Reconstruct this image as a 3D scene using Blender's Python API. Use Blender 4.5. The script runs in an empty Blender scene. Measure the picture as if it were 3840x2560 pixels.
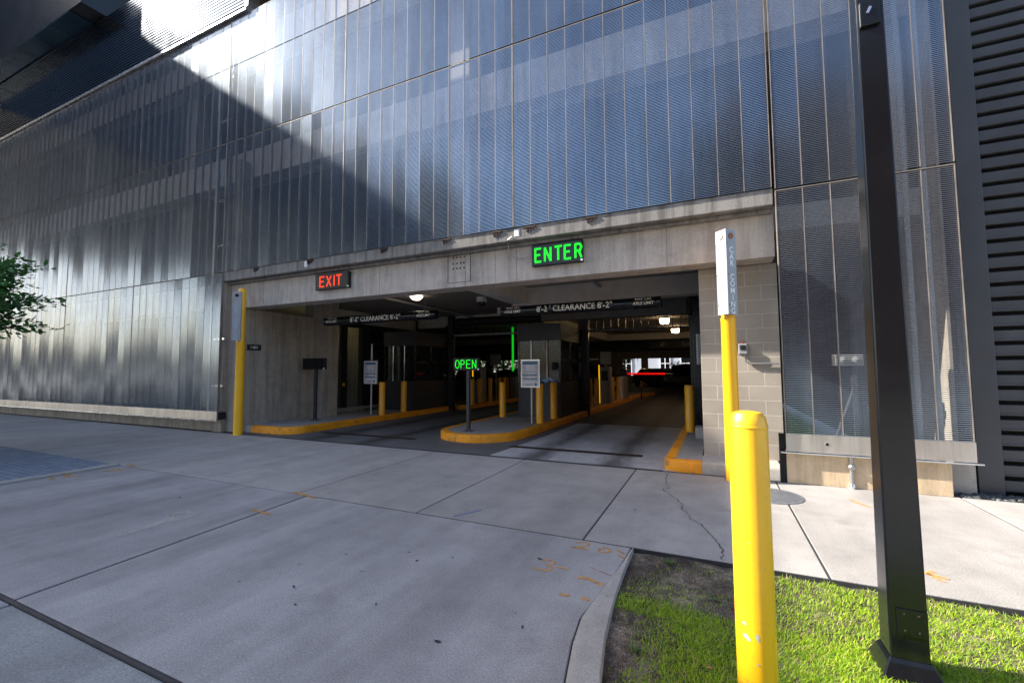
import bpy, bmesh, math, random
from mathutils import Vector, Matrix, noise
random.seed(7)
PI=math.pi; R=math.radians
sc=bpy.context.scene; COL=sc.collection
FY=6.4                       # plane of the metal screens
# ------------------------------------------------------------------ helpers
def tag(o,label=None,cat=None,group=None,kind=None):
    if label: o['label']=label
    if cat: o['category']=cat
    if group: o['group']=group
    if kind: o['kind']=kind
    return o
def thing(name,label,cat,loc=(0,0,0),rz=0,group=None):
    o=bpy.data.objects.new(name,None); COL.objects.link(o); o.empty_display_size=.2
    o.location=loc; o.rotation_euler=(0,0,rz)
    return tag(o,label,cat,group)
class MB:
    def __init__(s): s.v=[]; s.f=[]; s.m=Matrix.Identity(4); s.sm=False
    def add(s,vs,fs):
        n=len(s.v); s.v+= [tuple(s.m@Vector(p)) for p in vs]; s.f+=[tuple(i+n for i in f) for f in fs]; return s
    def box(s,x0,x1,y0,y1,z0,z1):
        return s.add([(x0,y0,z0),(x1,y0,z0),(x1,y1,z0),(x0,y1,z0),(x0,y0,z1),(x1,y0,z1),(x1,y1,z1),(x0,y1,z1)],
          [(0,3,2,1),(4,5,6,7),(0,1,5,4),(1,2,6,5),(2,3,7,6),(3,0,4,7)])
    def prism(s,pts,z0,z1):
        n=len(pts); v=[(x,y,z0) for x,y in pts]+[(x,y,z1) for x,y in pts]
        return s.add(v,[tuple(range(n-1,-1,-1)),tuple(range(n,2*n))]+[(i,(i+1)%n,n+(i+1)%n,n+i) for i in range(n)])
    def lathe(s,prof,n=24,c=(0,0,0)):
        v=[];f=[];k=len(prof)
        for i in range(n):
            a=2*PI*i/n
            for r,z in prof: v.append((c[0]+r*math.cos(a),c[1]+r*math.sin(a),c[2]+z))
        for i in range(n):
            j=(i+1)%n
            for q in range(k-1): f.append((i*k+q,j*k+q,j*k+q+1,i*k+q+1))
        if prof[0][0]>1e-6: f.append(tuple(i*k for i in range(n-1,-1,-1)))
        if prof[-1][0]>1e-6: f.append(tuple(i*k+k-1 for i in range(n)))
        return s.add(v,f)
    def tube(s,pts,r,n=8,cap=True):
        P=[Vector(p) for p in pts]; v=[];f=[]
        rr=r if isinstance(r,(list,tuple)) else [r]*len(P)
        prev=None
        for i,p in enumerate(P):
            t=(P[min(i+1,len(P)-1)]-P[max(i-1,0)]).normalized()
            if prev is None:
                a=Vector((0,0,1)) if abs(t.z)<.9 else Vector((1,0,0)); u=t.cross(a).normalized()
            else: u=(prev-t*prev.dot(t)).normalized()
            prev=u; w=t.cross(u)
            for k in range(n):
                a=2*PI*k/n; v.append(tuple(p+(u*math.cos(a)+w*math.sin(a))*rr[i]))
        for i in range(len(P)-1):
            for k in range(n):
                k2=(k+1)%n; f.append((i*n+k,i*n+k2,(i+1)*n+k2,(i+1)*n+k))
        if cap: f.append(tuple(range(n-1,-1,-1))); f.append(tuple((len(P)-1)*n+k for k in range(n)))
        return s.add(v,f)
    def obj(s,name,mat,parent=None,bevel=0,smooth=False,seg=2):
        me=bpy.data.meshes.new(name); me.from_pydata(s.v,[],s.f); me.validate(); me.update()
        o=bpy.data.objects.new(name,me); COL.objects.link(o)
        if mat: me.materials.append(mat)
        if parent: o.parent=parent
        if bevel:
            b=o.modifiers.new('bevel','BEVEL'); b.width=bevel; b.segments=seg; b.limit_method='ANGLE'
        if smooth:
            me.polygons.foreach_set('use_smooth',[True]*len(me.polygons))
            try: me.set_sharp_from_angle(angle=R(35))
            except Exception: pass
        return o
def box(name,mat,parent,x0,x1,y0,y1,z0,z1,bevel=0):
    return MB().box(x0,x1,y0,y1,z0,z1).obj(name,mat,parent,bevel)
def struct(o): o['kind']='structure'; return o
def copy_tree(o,parent=None):
    c=o.copy(); COL.objects.link(c)
    c.parent=parent
    for ch in [x for x in bpy.data.objects if x.parent==o]: copy_tree(ch,c)
    return c
# ------------------------------------------------------------------ materials
class NT:
    def __init__(s,name):
        s.m=bpy.data.materials.new(name); s.m.use_nodes=True; s.t=s.m.node_tree; s.n=s.t.nodes; s.l=s.t.links
        s.b=s.n['Principled BSDF']
        s.tc=s.n.new('ShaderNodeTexCoord')
    def set(s,**k):
        for a,v in k.items():
            s.b.inputs[a.replace('_',' ')].default_value=v
        return s
    def map(s,scale=(1,1,1),rot=(0,0,0),coord='Object',loc=(0,0,0)):
        m=s.n.new('ShaderNodeMapping'); m.inputs['Scale'].default_value=scale; m.inputs['Rotation'].default_value=rot; m.inputs['Location'].default_value=loc
        s.l.new(s.tc.outputs[coord],m.inputs['Vector']); return m.outputs[0]
    def noise(s,scale,detail=4,rough=.55,vec=None,dist=0):
        x=s.n.new('ShaderNodeTexNoise'); x.inputs['Scale'].default_value=scale; x.inputs['Detail'].default_value=detail
        x.inputs['Roughness'].default_value=rough; x.inputs['Distortion'].default_value=dist
        s.l.new(vec if vec is not None else s.map(),x.inputs['Vector']); return x.outputs['Fac']
    def ramp(s,fac,stops):
        r=s.n.new('ShaderNodeValToRGB'); s.l.new(fac,r.inputs[0]); e=r.color_ramp.elements
        while len(e)<len(stops): e.new(.5)
        for i,(p,c) in enumerate(stops):
            e[i].position=p; e[i].color=(c,c,c,1) if isinstance(c,(int,float)) else (*c,1)
        return r.outputs[0]
    def mix(s,fac,a,b,mode='MIX'):
        x=s.n.new('ShaderNodeMixRGB'); x.blend_type=mode
        for i,v in ((0,fac),(1,a),(2,b)):
            if isinstance(v,(int,float)): x.inputs[i].default_value=v if i==0 else (v,v,v,1)
            elif isinstance(v,tuple): x.inputs[i].default_value=(*v,1)
            else: s.l.new(v,x.inputs[i])
        return x.outputs[0]
    def math(s,op,a,b=0.):
        x=s.n.new('ShaderNodeMath'); x.operation=op
        for i,v in ((0,a),(1,b)):
            if isinstance(v,(int,float)): x.inputs[i].default_value=v
            else: s.l.new(v,x.inputs[i])
        return x.outputs[0]
    def sep(s,vec,i):
        x=s.n.new('ShaderNodeSeparateXYZ'); s.l.new(vec,x.inputs[0]); return x.outputs[i]
    def col(s,c): s.l.new(c,s.b.inputs['Base Color']); return s
    def rough(s,c): s.l.new(c,s.b.inputs['Roughness']); return s
    def bump(s,h,strength=.3,dist=.01):
        x=s.n.new('ShaderNodeBump'); x.inputs['Strength'].default_value=strength; x.inputs['Distance'].default_value=dist
        s.l.new(h,x.inputs['Height']); s.l.new(x.outputs[0],s.b.inputs['Normal']); return s
def simple(name,c,rough=.5,metal=0,var=.12,scale=6,bump=0,coat=0):
    t=NT(name); t.set(Roughness=rough,Metallic=metal)
    n=t.noise(scale,5); lo=tuple(x*(1-var) for x in c); hi=tuple(min(1,x*(1+var)) for x in c)
    t.col(t.ramp(n,[(.3,lo),(.7,hi)]))
    t.rough(t.ramp(t.noise(scale*2,3),[(.3,max(.02,rough-.08)),(.7,min(1,rough+.1))]))
    if bump: t.bump(t.noise(scale*12,3),bump,.004)
    if coat: t.set(Coat_Weight=coat)
    return t.m
def emis(name,c,s):
    t=NT(name); t.set(Base_Color=(*c,1),Emission_Color=(*c,1),Emission_Strength=s,Roughness=.5); return t.m
def concrete(name,base,streak=.0,stain=.5,pit=True,warm=0.0,speck=.12):
    t=NT(name); t.set(Roughness=.85)
    b=base; big=t.noise(.7,6,.6); mid=t.noise(5,6,.65); fine=t.noise(90,2,.7)
    dark=tuple(x*(1-.45*stain) for x in b); lite=tuple(min(1,x*1.12) for x in b)
    c=t.ramp(big,[(.32,dark),(.5,b),(.72,lite)])
    c=t.mix(.55,c,t.ramp(mid,[(.3,tuple(x*.72 for x in b)),(.6,tuple(min(1,x*1.08) for x in b))]),'MIX')
    c=t.mix(1,c,t.ramp(fine,[(.3,1-speck*1.6),(.5,1.),(.72,1+speck)]),'MULTIPLY')
    if streak:
        sv=t.map((4.,4.,.35)); sn=t.noise(1.6,6,.7,sv)
        c=t.mix(streak,c,t.mix(1,c,t.ramp(sn,[(.38,.45),(.55,1.)]),'MULTIPLY'))
    if pit:
        v=t.n.new('ShaderNodeTexVoronoi'); v.inputs['Scale'].default_value=9; t.l.new(t.map(),v.inputs['Vector'])
        p=t.ramp(v.outputs['Distance'],[(.035,.35),(.07,1.)]); c=t.mix(.8,c,t.mix(1,c,p,'MULTIPLY'))
    t.col(c); t.bump(t.math('ADD',fine,t.math('MULTIPLY',mid,.8)),.35,.004)
    return t.m
M={}
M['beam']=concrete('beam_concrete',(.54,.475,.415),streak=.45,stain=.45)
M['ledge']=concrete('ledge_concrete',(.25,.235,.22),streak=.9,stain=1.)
M['wall']=concrete('wall_concrete',(.37,.325,.27),streak=.5,stain=.8)
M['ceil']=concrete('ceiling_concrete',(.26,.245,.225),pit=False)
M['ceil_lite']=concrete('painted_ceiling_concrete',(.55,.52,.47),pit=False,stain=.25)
M['base']=concrete('base_wall_concrete',(.60,.46,.30),streak=.45,stain=.9)
M['kerb']=concrete('kerb_concrete',(.37,.35,.325),stain=.7,speck=.14)
def walk_mat(name,base,tyre=0):
    t=NT(name); t.set(Roughness=.8)
    big=t.noise(.45,6,.6); mid=t.noise(3.2,7,.7); fine=t.noise(95,3,.8); fine2=t.noise(420,1,.5)
    sv=t.map((1.6,.25,1)); trk=t.noise(1.1,5,.6,sv)
    c=t.ramp(big,[(.3,tuple(x*.78 for x in base)),(.52,base),(.72,tuple(x*1.1 for x in base))])
    c=t.mix(.6,c,t.mix(1,c,t.ramp(mid,[(.3,.72),(.55,1.),(.75,1.08)]),'MULTIPLY'))
    c=t.mix(1,c,t.ramp(trk,[(.34,1-.16-tyre*.12),(.58,1.)]),'MULTIPLY')
    c=t.mix(1,c,t.ramp(fine,[(.36,.68),(.44,.95),(.55,1.02),(.64,1.35)]),'MULTIPLY')
    c=t.mix(1,c,t.ramp(fine2,[(.3,.86),(.7,1.14)]),'MULTIPLY')
    v=t.n.new('ShaderNodeTexVoronoi'); v.inputs['Scale'].default_value=3.1; t.l.new(t.map(),v.inputs['Vector'])
    c=t.mix(.55,c,t.mix(1,c,t.ramp(v.outputs['Distance'],[(.02,.25),(.035,1.)]),'MULTIPLY'))
    gi=t.n.new('ShaderNodeNewGeometry'); c=t.mix(1,c,t.ramp(gi.outputs['Random Per Island'],[(0.,.90),(1.,1.07)]),'MULTIPLY')
    if tyre:
        x=t.sep(t.map(),0); wob=t.math('MULTIPLY',t.math('SUBTRACT',t.noise(.6,4,.6),.5),1.1)
        for cx in (-6.7,-5.2,-3.0,-1.5):
            d=t.math('ABSOLUTE',t.math('ADD',t.math('SUBTRACT',x,cx),wob))
            c=t.mix(t.ramp(t.noise(2.,6,.7),[(.35,.2),(.6,.9)]),c,t.mix(1,c,t.ramp(d,[(.05,.84),(.28,1.)]),'MULTIPLY'))
    st=t.ramp(t.noise(1.7,6,.65,t.map(loc=(9,4,0))),[(.60,1.),(.70,.82)]); c=t.mix(1,c,st,'MULTIPLY')
    t.col(c); t.bump(t.math('ADD',fine,t.math('MULTIPLY',mid,.6)),.5,.004)
    return t.m
M['walk']=walk_mat('sidewalk_concrete',(.355,.335,.32))
M['apron']=walk_mat('driveway_concrete',(.35,.335,.335),1)
M['gutter']=walk_mat('gutter_concrete',(.30,.31,.31),1)
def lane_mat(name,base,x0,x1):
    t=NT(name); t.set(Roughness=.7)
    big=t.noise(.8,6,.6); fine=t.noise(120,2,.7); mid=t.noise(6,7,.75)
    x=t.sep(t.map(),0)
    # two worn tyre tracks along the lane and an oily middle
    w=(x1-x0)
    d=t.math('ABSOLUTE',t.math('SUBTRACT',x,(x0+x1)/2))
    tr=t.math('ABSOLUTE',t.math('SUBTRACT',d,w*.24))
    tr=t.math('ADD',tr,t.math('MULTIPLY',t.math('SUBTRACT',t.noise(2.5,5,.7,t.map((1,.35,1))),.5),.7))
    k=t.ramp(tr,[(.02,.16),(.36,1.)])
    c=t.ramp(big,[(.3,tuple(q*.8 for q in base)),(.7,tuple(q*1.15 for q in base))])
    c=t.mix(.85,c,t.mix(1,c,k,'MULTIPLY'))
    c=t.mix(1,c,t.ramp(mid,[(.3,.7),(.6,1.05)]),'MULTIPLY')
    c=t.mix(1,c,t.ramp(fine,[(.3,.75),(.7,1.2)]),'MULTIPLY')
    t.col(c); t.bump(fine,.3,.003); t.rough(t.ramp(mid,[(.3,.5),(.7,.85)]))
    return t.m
M['lane_in']=lane_mat('entry_lane_concrete',(.42,.42,.43),-3.4,-.7)
M['lane_out']=lane_mat('exit_lane_asphalt',(.12,.12,.125),-8.4,-5.5)
M['asphalt']=walk_mat('street_concrete',(.30,.28,.26))
def cmu():
    t=NT('block_masonry'); t.set(Roughness=.9)
    v=t.map((1,1,1),(R(90),0,0),loc=(.26,0,0))
    # object coords: x along the wall, z up -> swap to x,y
    cx=t.n.new('ShaderNodeCombineXYZ'); o=t.tc.outputs['Object']
    xx=t.math('ADD',t.sep(o,0),t.sep(o,1)); t.l.new(xx,cx.inputs[0]); t.l.new(t.math('SUBTRACT',t.sep(o,2),.158),cx.inputs[1])
    b=t.n.new('ShaderNodeTexBrick'); t.l.new(cx.outputs[0],b.inputs['Vector'])
    b.inputs['Scale'].default_value=1; b.inputs['Brick Width'].default_value=.406; b.inputs['Row Height'].default_value=.203
    b.inputs['Mortar Size'].default_value=.006; b.inputs['Mortar Smooth'].default_value=.3
    b.inputs['Color1'].default_value=(.41,.365,.31,1); b.inputs['Color2'].default_value=(.36,.32,.27,1); b.inputs['Mortar'].default_value=(.55,.49,.44,1)
    c=t.mix(1,b.outputs['Color'],t.ramp(t.noise(110,2,.7),[(.3,.78),(.7,1.15)]),'MULTIPLY')
    c=t.mix(1,c,t.ramp(t.noise(1.4,6,.6),[(.3,.8),(.7,1.1)]),'MULTIPLY')
    t.col(c); t.bump(t.math('SUBTRACT',t.math('MULTIPLY',t.noise(130,2),.25),b.outputs['Fac']),.6,.006)
    return t.m
M['cmu']=cmu()
def pavers():
    t=NT('pavers'); t.set(Roughness=.75)
    b=t.n.new('ShaderNodeTexBrick'); t.l.new(t.map((1,1,1)),b.inputs['Vector'])
    b.inputs['Scale'].default_value=1; b.inputs['Brick Width'].default_value=.2; b.inputs['Row Height'].default_value=.1
    b.inputs['Mortar Size'].default_value=.006
    b.inputs['Color1'].default_value=(.15,.19,.25,1); b.inputs['Color2'].default_value=(.21,.25,.31,1); b.inputs['Mortar'].default_value=(.08,.09,.1,1)
    c=t.mix(1,b.outputs['Color'],t.ramp(t.noise(60,2,.7),[(.3,.75),(.7,1.2)]),'MULTIPLY')
    t.col(c); t.bump(t.math('MULTIPLY',b.outputs['Fac'],-1),.5,.006); return t.m
M['pavers']=pavers()
def metal(name,c,rough,var=.15,aniso=0,streak=0):
    t=NT(name); t.set(Metallic=1.,Roughness=rough)
    n=t.noise(1.3,5); cc=t.ramp(n,[(.3,tuple(x*(1-var) for x in c)),(.7,tuple(min(1,x*(1+var)) for x in c))])
    if streak:
        sn=t.noise(1.2,5,.7,t.map((7,7,.5))); cc=t.mix(streak,cc,t.mix(1,cc,t.ramp(sn,[(.35,.55),(.6,1.)]),'MULTIPLY'))
    t.col(cc); t.rough(t.ramp(t.noise(3,4),[(.3,rough*.8),(.7,rough*1.3)])); return t.m
def screen_mat():
    t=NT('wedge_wire_steel'); t.set(Metallic=.82,Roughness=.19)
    n=t.noise(.9,5); c=t.ramp(n,[(.3,(.25,.32,.42)),(.7,(.34,.42,.52))])
    c=t.mix(.5,c,t.mix(1,c,t.ramp(t.noise(1.5,5,.7,t.map((3,3,.3))),[(.35,.6),(.6,1.)]),'MULTIPLY'))
    t.col(c); return t.m
M['screen']=screen_mat()
M['rod']=simple('support_rod_steel',(.22,.195,.175),.6,.2,.3,3)
M['plate']=metal('stainless_plate',(.60,.57,.53),.42,.1,streak=.5)
M['strip']=metal('corrugated_steel',(.16,.20,.26),.13,.05)
M['trim']=metal('bright_trim',(.8,.82,.85),.25,.05)
M['galv']=metal('galvanised_steel',(.45,.45,.45),.45,.2)
M['chrome']=metal('polished_tube',(.75,.75,.76),.2,.05)
M['yellow']=None
def yellow(name,base,chips=True,z0=.1,z1=.5):
    t=NT(name); t.set(Roughness=.42,Coat_Weight=.5,Coat_Roughness=.30,Specular_IOR_Level=.5)
    n=t.noise(3,5,.6); c=t.ramp(n,[(.3,tuple(x*.9 for x in base)),(.7,base)])
    if chips:
        z=t.sep(t.tc.outputs['Object'],2)
        c=t.mix(t.ramp(t.noise(4,7,.7,t.map((1,1,2.2))),[(.56,0.),(.72,.35)]),c,(.40,.22,.03))
        c=t.mix(t.math('MULTIPLY',t.math('LESS_THAN',z,.16),t.ramp(t.noise(30,5,.7),[(.42,0.),(.6,.7)])),c,(.12,.08,.04))
        sp=t.math('GREATER_THAN',t.noise(60,2,.6),.76); c=t.mix(sp,c,(.35,.16,.02))
    t.col(c); t.bump(t.math('ADD',t.noise(45,2),t.noise(6,2)),.12,.004); return t.m
M['yellow']=yellow('yellow_sleeve_paint',(1.,.53,.008),True)
M['yellow2']=yellow('yellow_bollard_paint',(.92,.42,.006),False)
M['yellow3']=yellow('yellow_post_paint',(1.,.52,.006),False)
def kerbpaint():
    t=NT('orange_kerb_paint'); t.set(Roughness=.6)
    base=(.90,.34,.005)
    c=t.ramp(t.noise(3,6,.7),[(.3,tuple(x*.7 for x in base)),(.6,base)])
    w=t.ramp(t.noise(9,8,.75),[(.57,0.),(.62,1.)]); c=t.mix(t.math('MULTIPLY',w,.7),c,(.13,.09,.06))
    t.col(c); t.bump(t.noise(40,3),.4,.006); return t.m
M['kpaint']=kerbpaint()
M['black']=simple('black_gloss_paint',(.004,.005,.007),.24,0,.1,3)
def dusty():
    t=NT('dusty_black_paint'); b=(.004,.005,.007)
    sp=t.ramp(t.noise(120,3,.7),[(.68,0.),(.76,.7)]); du=t.ramp(t.noise(3,7,.7,t.map((3,3,.5))),[(.5,0.),(.75,.35)])
    c=t.mix(sp,b,(.05,.048,.046)); c=t.mix(du,c,(.014,.014,.015))
    t.col(c); t.rough(t.ramp(t.noise(5,5,.7),[(.35,.16),(.7,.28)])); t.bump(t.noise(30,3),.05,.003); return t.m
M['polep']=dusty()
M['blackm']=simple('black_matte',(.012,.012,.013),.6,0,.2,9)
M['char']=simple('charcoal_booth_panel',(.030,.031,.037),.5,0,.12,4)
M['darkclad']=simple('dark_cladding',(.05,.055,.062),.42,.0,.12,2)
M['upper']=simple('dark_upper_cladding',(.006,.008,.012),.5,0,.2,.6)
M['slot']=simple('slot_black',(.004,.004,.005),.8)
M['soffit']=simple('blue_grey_soffit_tile',(.03,.07,.11),.18,.3,.35,.5)
M['rust']=simple('rusty_iron',(.045,.025,.02),.75,.3,.4,25,.4)
M['iron']=simple('manhole_iron',(.20,.21,.23),.5,.5,.2,20)
M['joint']=simple('joint_sealant',(.03,.03,.033),.8,0,.3,12)
M['white']=simple('white_paint',(.75,.75,.76),.4,0,.05,5)
M['silver']=simple('silver_sign_sheet',(.34,.36,.38),.4,.3,.06,3)
M['text']=simple('white_lettering',(.82,.80,.76),.5,0,.04)
M['textdim']=simple('ivory_lettering',(.85,.80,.70),.5,0,.04)
M['vinyl']=simple('reflective_lettering',(.85,.86,.88),.3,0,.03)
M['ltext']=simple('blue_reflective_lettering',(.42,.52,.62),.3,.2,.05)
M['lens']=simple('amber_lens',(.30,.09,.02),.2)
M['lensd']=simple('dark_lens',(.03,.02,.02),.1)
M['lensw']=simple('pale_amber_lens',(.62,.5,.36),.2)
M['greyp']=simple('grey_enclosure',(.28,.29,.30),.5)
M['blue']=simple('blue_band',(.02,.10,.24),.5); M['teal']=simple('teal_band',(.02,.17,.22),.5)
M['paper']=simple('sign_face',(.80,.76,.82),.5); M['ink']=simple('grey_ink',(.18,.17,.2),.6)
M['red']=simple('red_plastic',(.35,.02,.02),.4)
M['orangemark']=None
def mark(name,c,a=.55):
    t=NT(name); t.set(Roughness=.8); t.col(t.ramp(t.noise(25,5,.7),[(.35,tuple(x*.8 for x in c)),(.6,c)]))
    al=t.ramp(t.noise(30,6,.8),[(.36,0.),(.55,a+.25)]); t.l.new(al,t.b.inputs['Alpha']); return t.m
M['bmark']=mark('blue_survey_paint',(.05,.16,.42),.6); M['omark']=mark('orange_survey_paint',(.70,.34,.07),.6); M['wmark']=mark('white_scuff',(.60,.56,.50),.3); M['rmark']=mark('red_survey_paint',(.45,.08,.06),.2)
def glass(name,tint=(.02,.03,.035)):
    t=NT(name); t.set(Base_Color=(*tint,1),Roughness=.04,Specular_IOR_Level=.6)
    t.b.inputs['Alpha'].default_value=.35; return t.m
M['glass']=glass('dark_window_glass')
M['green_led']=emis('green_led',(.003,1.,.02),.85)
M['red_led']=emis('red_led',(1.,.035,.008),.95)
M['green_arm']=emis('green_arm_light',(.004,.5,.012),.35)
M['red_arm']=emis('red_arm_light',(1.,.004,.004),.25)
M['yellow_led']=emis('yellow_strip_light',(1.,.5,.004),.32)
M['lamp']=emis('warm_lamp',(1.,.70,.38),9)
M['lamp2']=emis('warm_lamp_near',(1.,.80,.55),4)
M['stairlamp']=emis('stair_lamp',(.8,.70,.30),5.)
M['dirt']=None
def dirt():
    t=NT('bare_soil'); t.set(Roughness=.95)
    c=t.ramp(t.noise(2.2,8,.7),[(.35,(.035,.026,.020)),(.50,(.10,.078,.060)),(.68,(.26,.21,.17))])
    c=t.mix(1,c,t.ramp(t.noise(13,7,.75),[(.36,.4),(.5,1.),(.64,1.5)]),'MULTIPLY'); c=t.mix(1,c,t.ramp(t.noise(110,3,.8),[(.38,.45),(.5,1.),(.62,1.8)]),'MULTIPLY')
    t.col(c); t.bump(t.math('ADD',t.noise(60,5,.7),t.noise(9,3)),.9,.02); return t.m
M['dirt']=dirt()
def leafmat(name,c1,c2,tr=.25,dead=None):
    t=NT(name); t.set(Roughness=.55)
    g=t.n.new('ShaderNodeNewGeometry'); 
    st=[(.0,c1),(1.,c2)] if not dead else [(.0,c1),(.86,c2),(.92,dead),(1.,dead)]
    t.col(t.ramp(g.outputs['Random Per Island'],st))
    tb=t.n.new('ShaderNodeBsdfTranslucent'); mx=t.n.new('ShaderNodeMixShader'); mx.inputs[0].default_value=tr
    t.l.new(t.ramp(g.outputs['Random Per Island'],st),tb.inputs[0])
    t.l.new(t.b.outputs[0],mx.inputs[1]); t.l.new(tb.outputs[0],mx.inputs[2]); t.l.new(mx.outputs[0],t.n['Material Output'].inputs[0])
    return t.m
M['grass']=leafmat('grass_blades',(.15,.36,.012),(.50,.64,.02),.45,(.52,.43,.2))
M['weed']=leafmat('broad_weed',(.03,.09,.02),(.06,.14,.03),.25)
M['leaf']=leafmat('tree_leaf',(.03,.12,.03),(.09,.24,.05),.35)
M['leaf2']=leafmat('far_leaf',(.06,.14,.03),(.16,.24,.05),.3)
M['bark']=simple('bark',(.07,.055,.045),.9,0,.3,15,.5)
M['dry']=simple('dry_leaf',(.36,.17,.07),.7,0,.3,9); M['dry2']=simple('dark_leaf',(.025,.03,.028),.6,0,.3,9)
M['stone']=simple('dark_river_stone',(.07,.075,.08),.6,0,.4,7)
# ------------------------------------------------------------------ text
def text_mesh(txt,size,cx=True,sx=1.,bold=0):
    cu=bpy.data.curves.new('lettering','FONT'); cu.body=txt; cu.size=size; cu.offset=bold
    cu.align_x='CENTER' if cx else 'LEFT'; cu.align_y='CENTER'; cu.resolution_u=3
    o=bpy.data.objects.new('lettering',cu); COL.objects.link(o)
    dg=bpy.context.evaluated_depsgraph_get(); dg.update()
    me=bpy.data.meshes.new_from_object(o.evaluated_get(dg)); bpy.data.objects.remove(o); bpy.data.curves.remove(cu)
    for v in me.vertices: v.co.x*=sx
    return me
def text_obj(name,txt,size,mat,parent,loc,rot=(PI/2,0,0),sx=1.,bold=0,cx=True):
    me=text_mesh(txt,size,cx,sx,bold); me.materials.clear(); me.materials.append(mat); me.name=name
    o=bpy.data.objects.new(name,me); COL.objects.link(o); o.location=loc; o.rotation_euler=rot; o.parent=parent; return o
# strokes for LED letters (unit box 0..1)
def arc(cx,cy,rx,ry,a0,a1,n=10): return [(cx+rx*math.cos(R(a0+(a1-a0)*i/n)),cy+ry*math.sin(R(a0+(a1-a0)*i/n))) for i in range(n+1)]
LET={'E':[[(0,0),(0,1),(.85,1)],[(0,.52),(.7,.52)],[(0,0),(.85,0)]],'N':[[(0,0),(0,1),(.85,0),(.85,1)]],'T':[[(0,1),(1,1)],[(.5,0),(.5,1)]],
 'R':[[(0,0),(0,1),(.5,1)]+arc(.5,.75,.32,.25,90,-90)+[(0,.5)],[(.45,.5),(.85,0)]],'X':[[(0,0),(.9,1)],[(0,1),(.9,0)]],'I':[[(.2,0),(.2,1)]],
 'O':[arc(.5,.5,.48,.5,0,360,24)],'P':[[(0,0),(0,1),(.5,1)]+arc(.5,.74,.32,.26,90,-90)+[(0,.48)]]}
def led(name,txt,x0,z0,lw,lh,adv,y,pitch,rows,mat,parent,ds=.62):
    seen=set()
    for i,ch in enumerate(txt):
        mb=MB()
        ox=x0+(sum(adv[:i]) if isinstance(adv,list) else adv*i)
        for st in LET[ch]:
            P=[(ox+p[0]*lw,z0+p[1]*lh) for p in st]
            for a,b in zip(P,P[1:]):
                L=math.hypot(b[0]-a[0],b[1]-a[1]); n=max(1,round(L/pitch))
                if L<1e-6: continue
                nx,nz=-(b[1]-a[1])/L,(b[0]-a[0])/L
                for k in range(n+1):
                    for r in range(rows):
                        off=(r-(rows-1)/2)*pitch
                        px=a[0]+(b[0]-a[0])*k/n+nx*off; pz=a[1]+(b[1]-a[1])*k/n+nz*off
                        key=(round(px/pitch*1.25),round(pz/pitch*1.25))
                        if key in seen: continue
                        seen.add(key); h=pitch*ds/2
                        mb.add([(px-h,y,pz-h*.4),(px-h*.4,y,pz-h),(px+h*.4,y,pz-h),(px+h,y,pz-h*.4),(px+h,y,pz+h*.4),(px+h*.4,y,pz+h),(px-h*.4,y,pz+h),(px-h,y,pz+h*.4)],[(0,1,2,3,4,5,6,7)])
        mb.obj('letter',mat,parent)
# ================================================================== GROUND
struct(MB().box(-400,400,-400,400,-.5,-.16).obj('ground',M['asphalt']))
def slabs(name,mat,xs,y0,y1,top=0,gap=.016):
    mb=MB()
    for a,b in zip(xs,xs[1:]): mb.box(a+gap/2,b-gap/2,y0+gap/2,y1-gap/2,top-.14,top)
    return struct(mb.obj(name,mat,None,.006))
slabs('sidewalk',M['walk'],[-60+1.76*i for i in range(30)]+[-7.98,-6.22,-4.44,-2.74,-1.03,.68,2.42,4.2,6.0,7.8,9.6,11.4,16],3.66,6.47)
struct(MB().box(-60,-.66,1.268,3.655,-.155,-.005).box(-60,30,3.656,6.9,-.155,-.0055).obj('subgrade',M['joint']))
# driveway apron (two big slabs) with the flare of the right corner
def apron():
    mb=MB()
    mb.prism([(-8.19,1.277),(-4.03,1.277),(-4.265,3.652),(-8.19,3.652)],-.14,0)
    mb.prism([(-4.008,1.277),(-.52,1.277),(-.58,1.6),(-.66,1.99),(-.71,2.27),(-.735,2.52),(-.70,2.77),(-.66,3.1),(-.635,3.645),(-4.238,3.645)],-.14,0)
    return struct(mb.obj('driveway',M['apron'],None,.008))
apron()
# rounded lip between apron and gutter, then the gutter and street
lip=MB(); lip.tube([(-30,1.268,-.012),(-.45,1.268,-.012)],.013,10); struct(lip.obj('gutter_lip',M['joint'],None,0,True))
g=MB(); g.box(-4.0,6,-.6,1.260,-.14,-.018); g.box(-30,-4.02,-.6,1.260,-.14,-.018); struct(g.obj('gutter',M['gutter'],None,.01))
struct(box('road',M['asphalt'],None,-200,200,-14,-.62,-.155,-.03))
struct(box('paver_strip',M['pavers'],None,-45,-8.36,1.3,3.64,-.14,.004))
struct(box('kerb_edge',M['kerb'],None,-8.345,-8.205,1.3,3.645,-.14,.03,.015))
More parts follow.
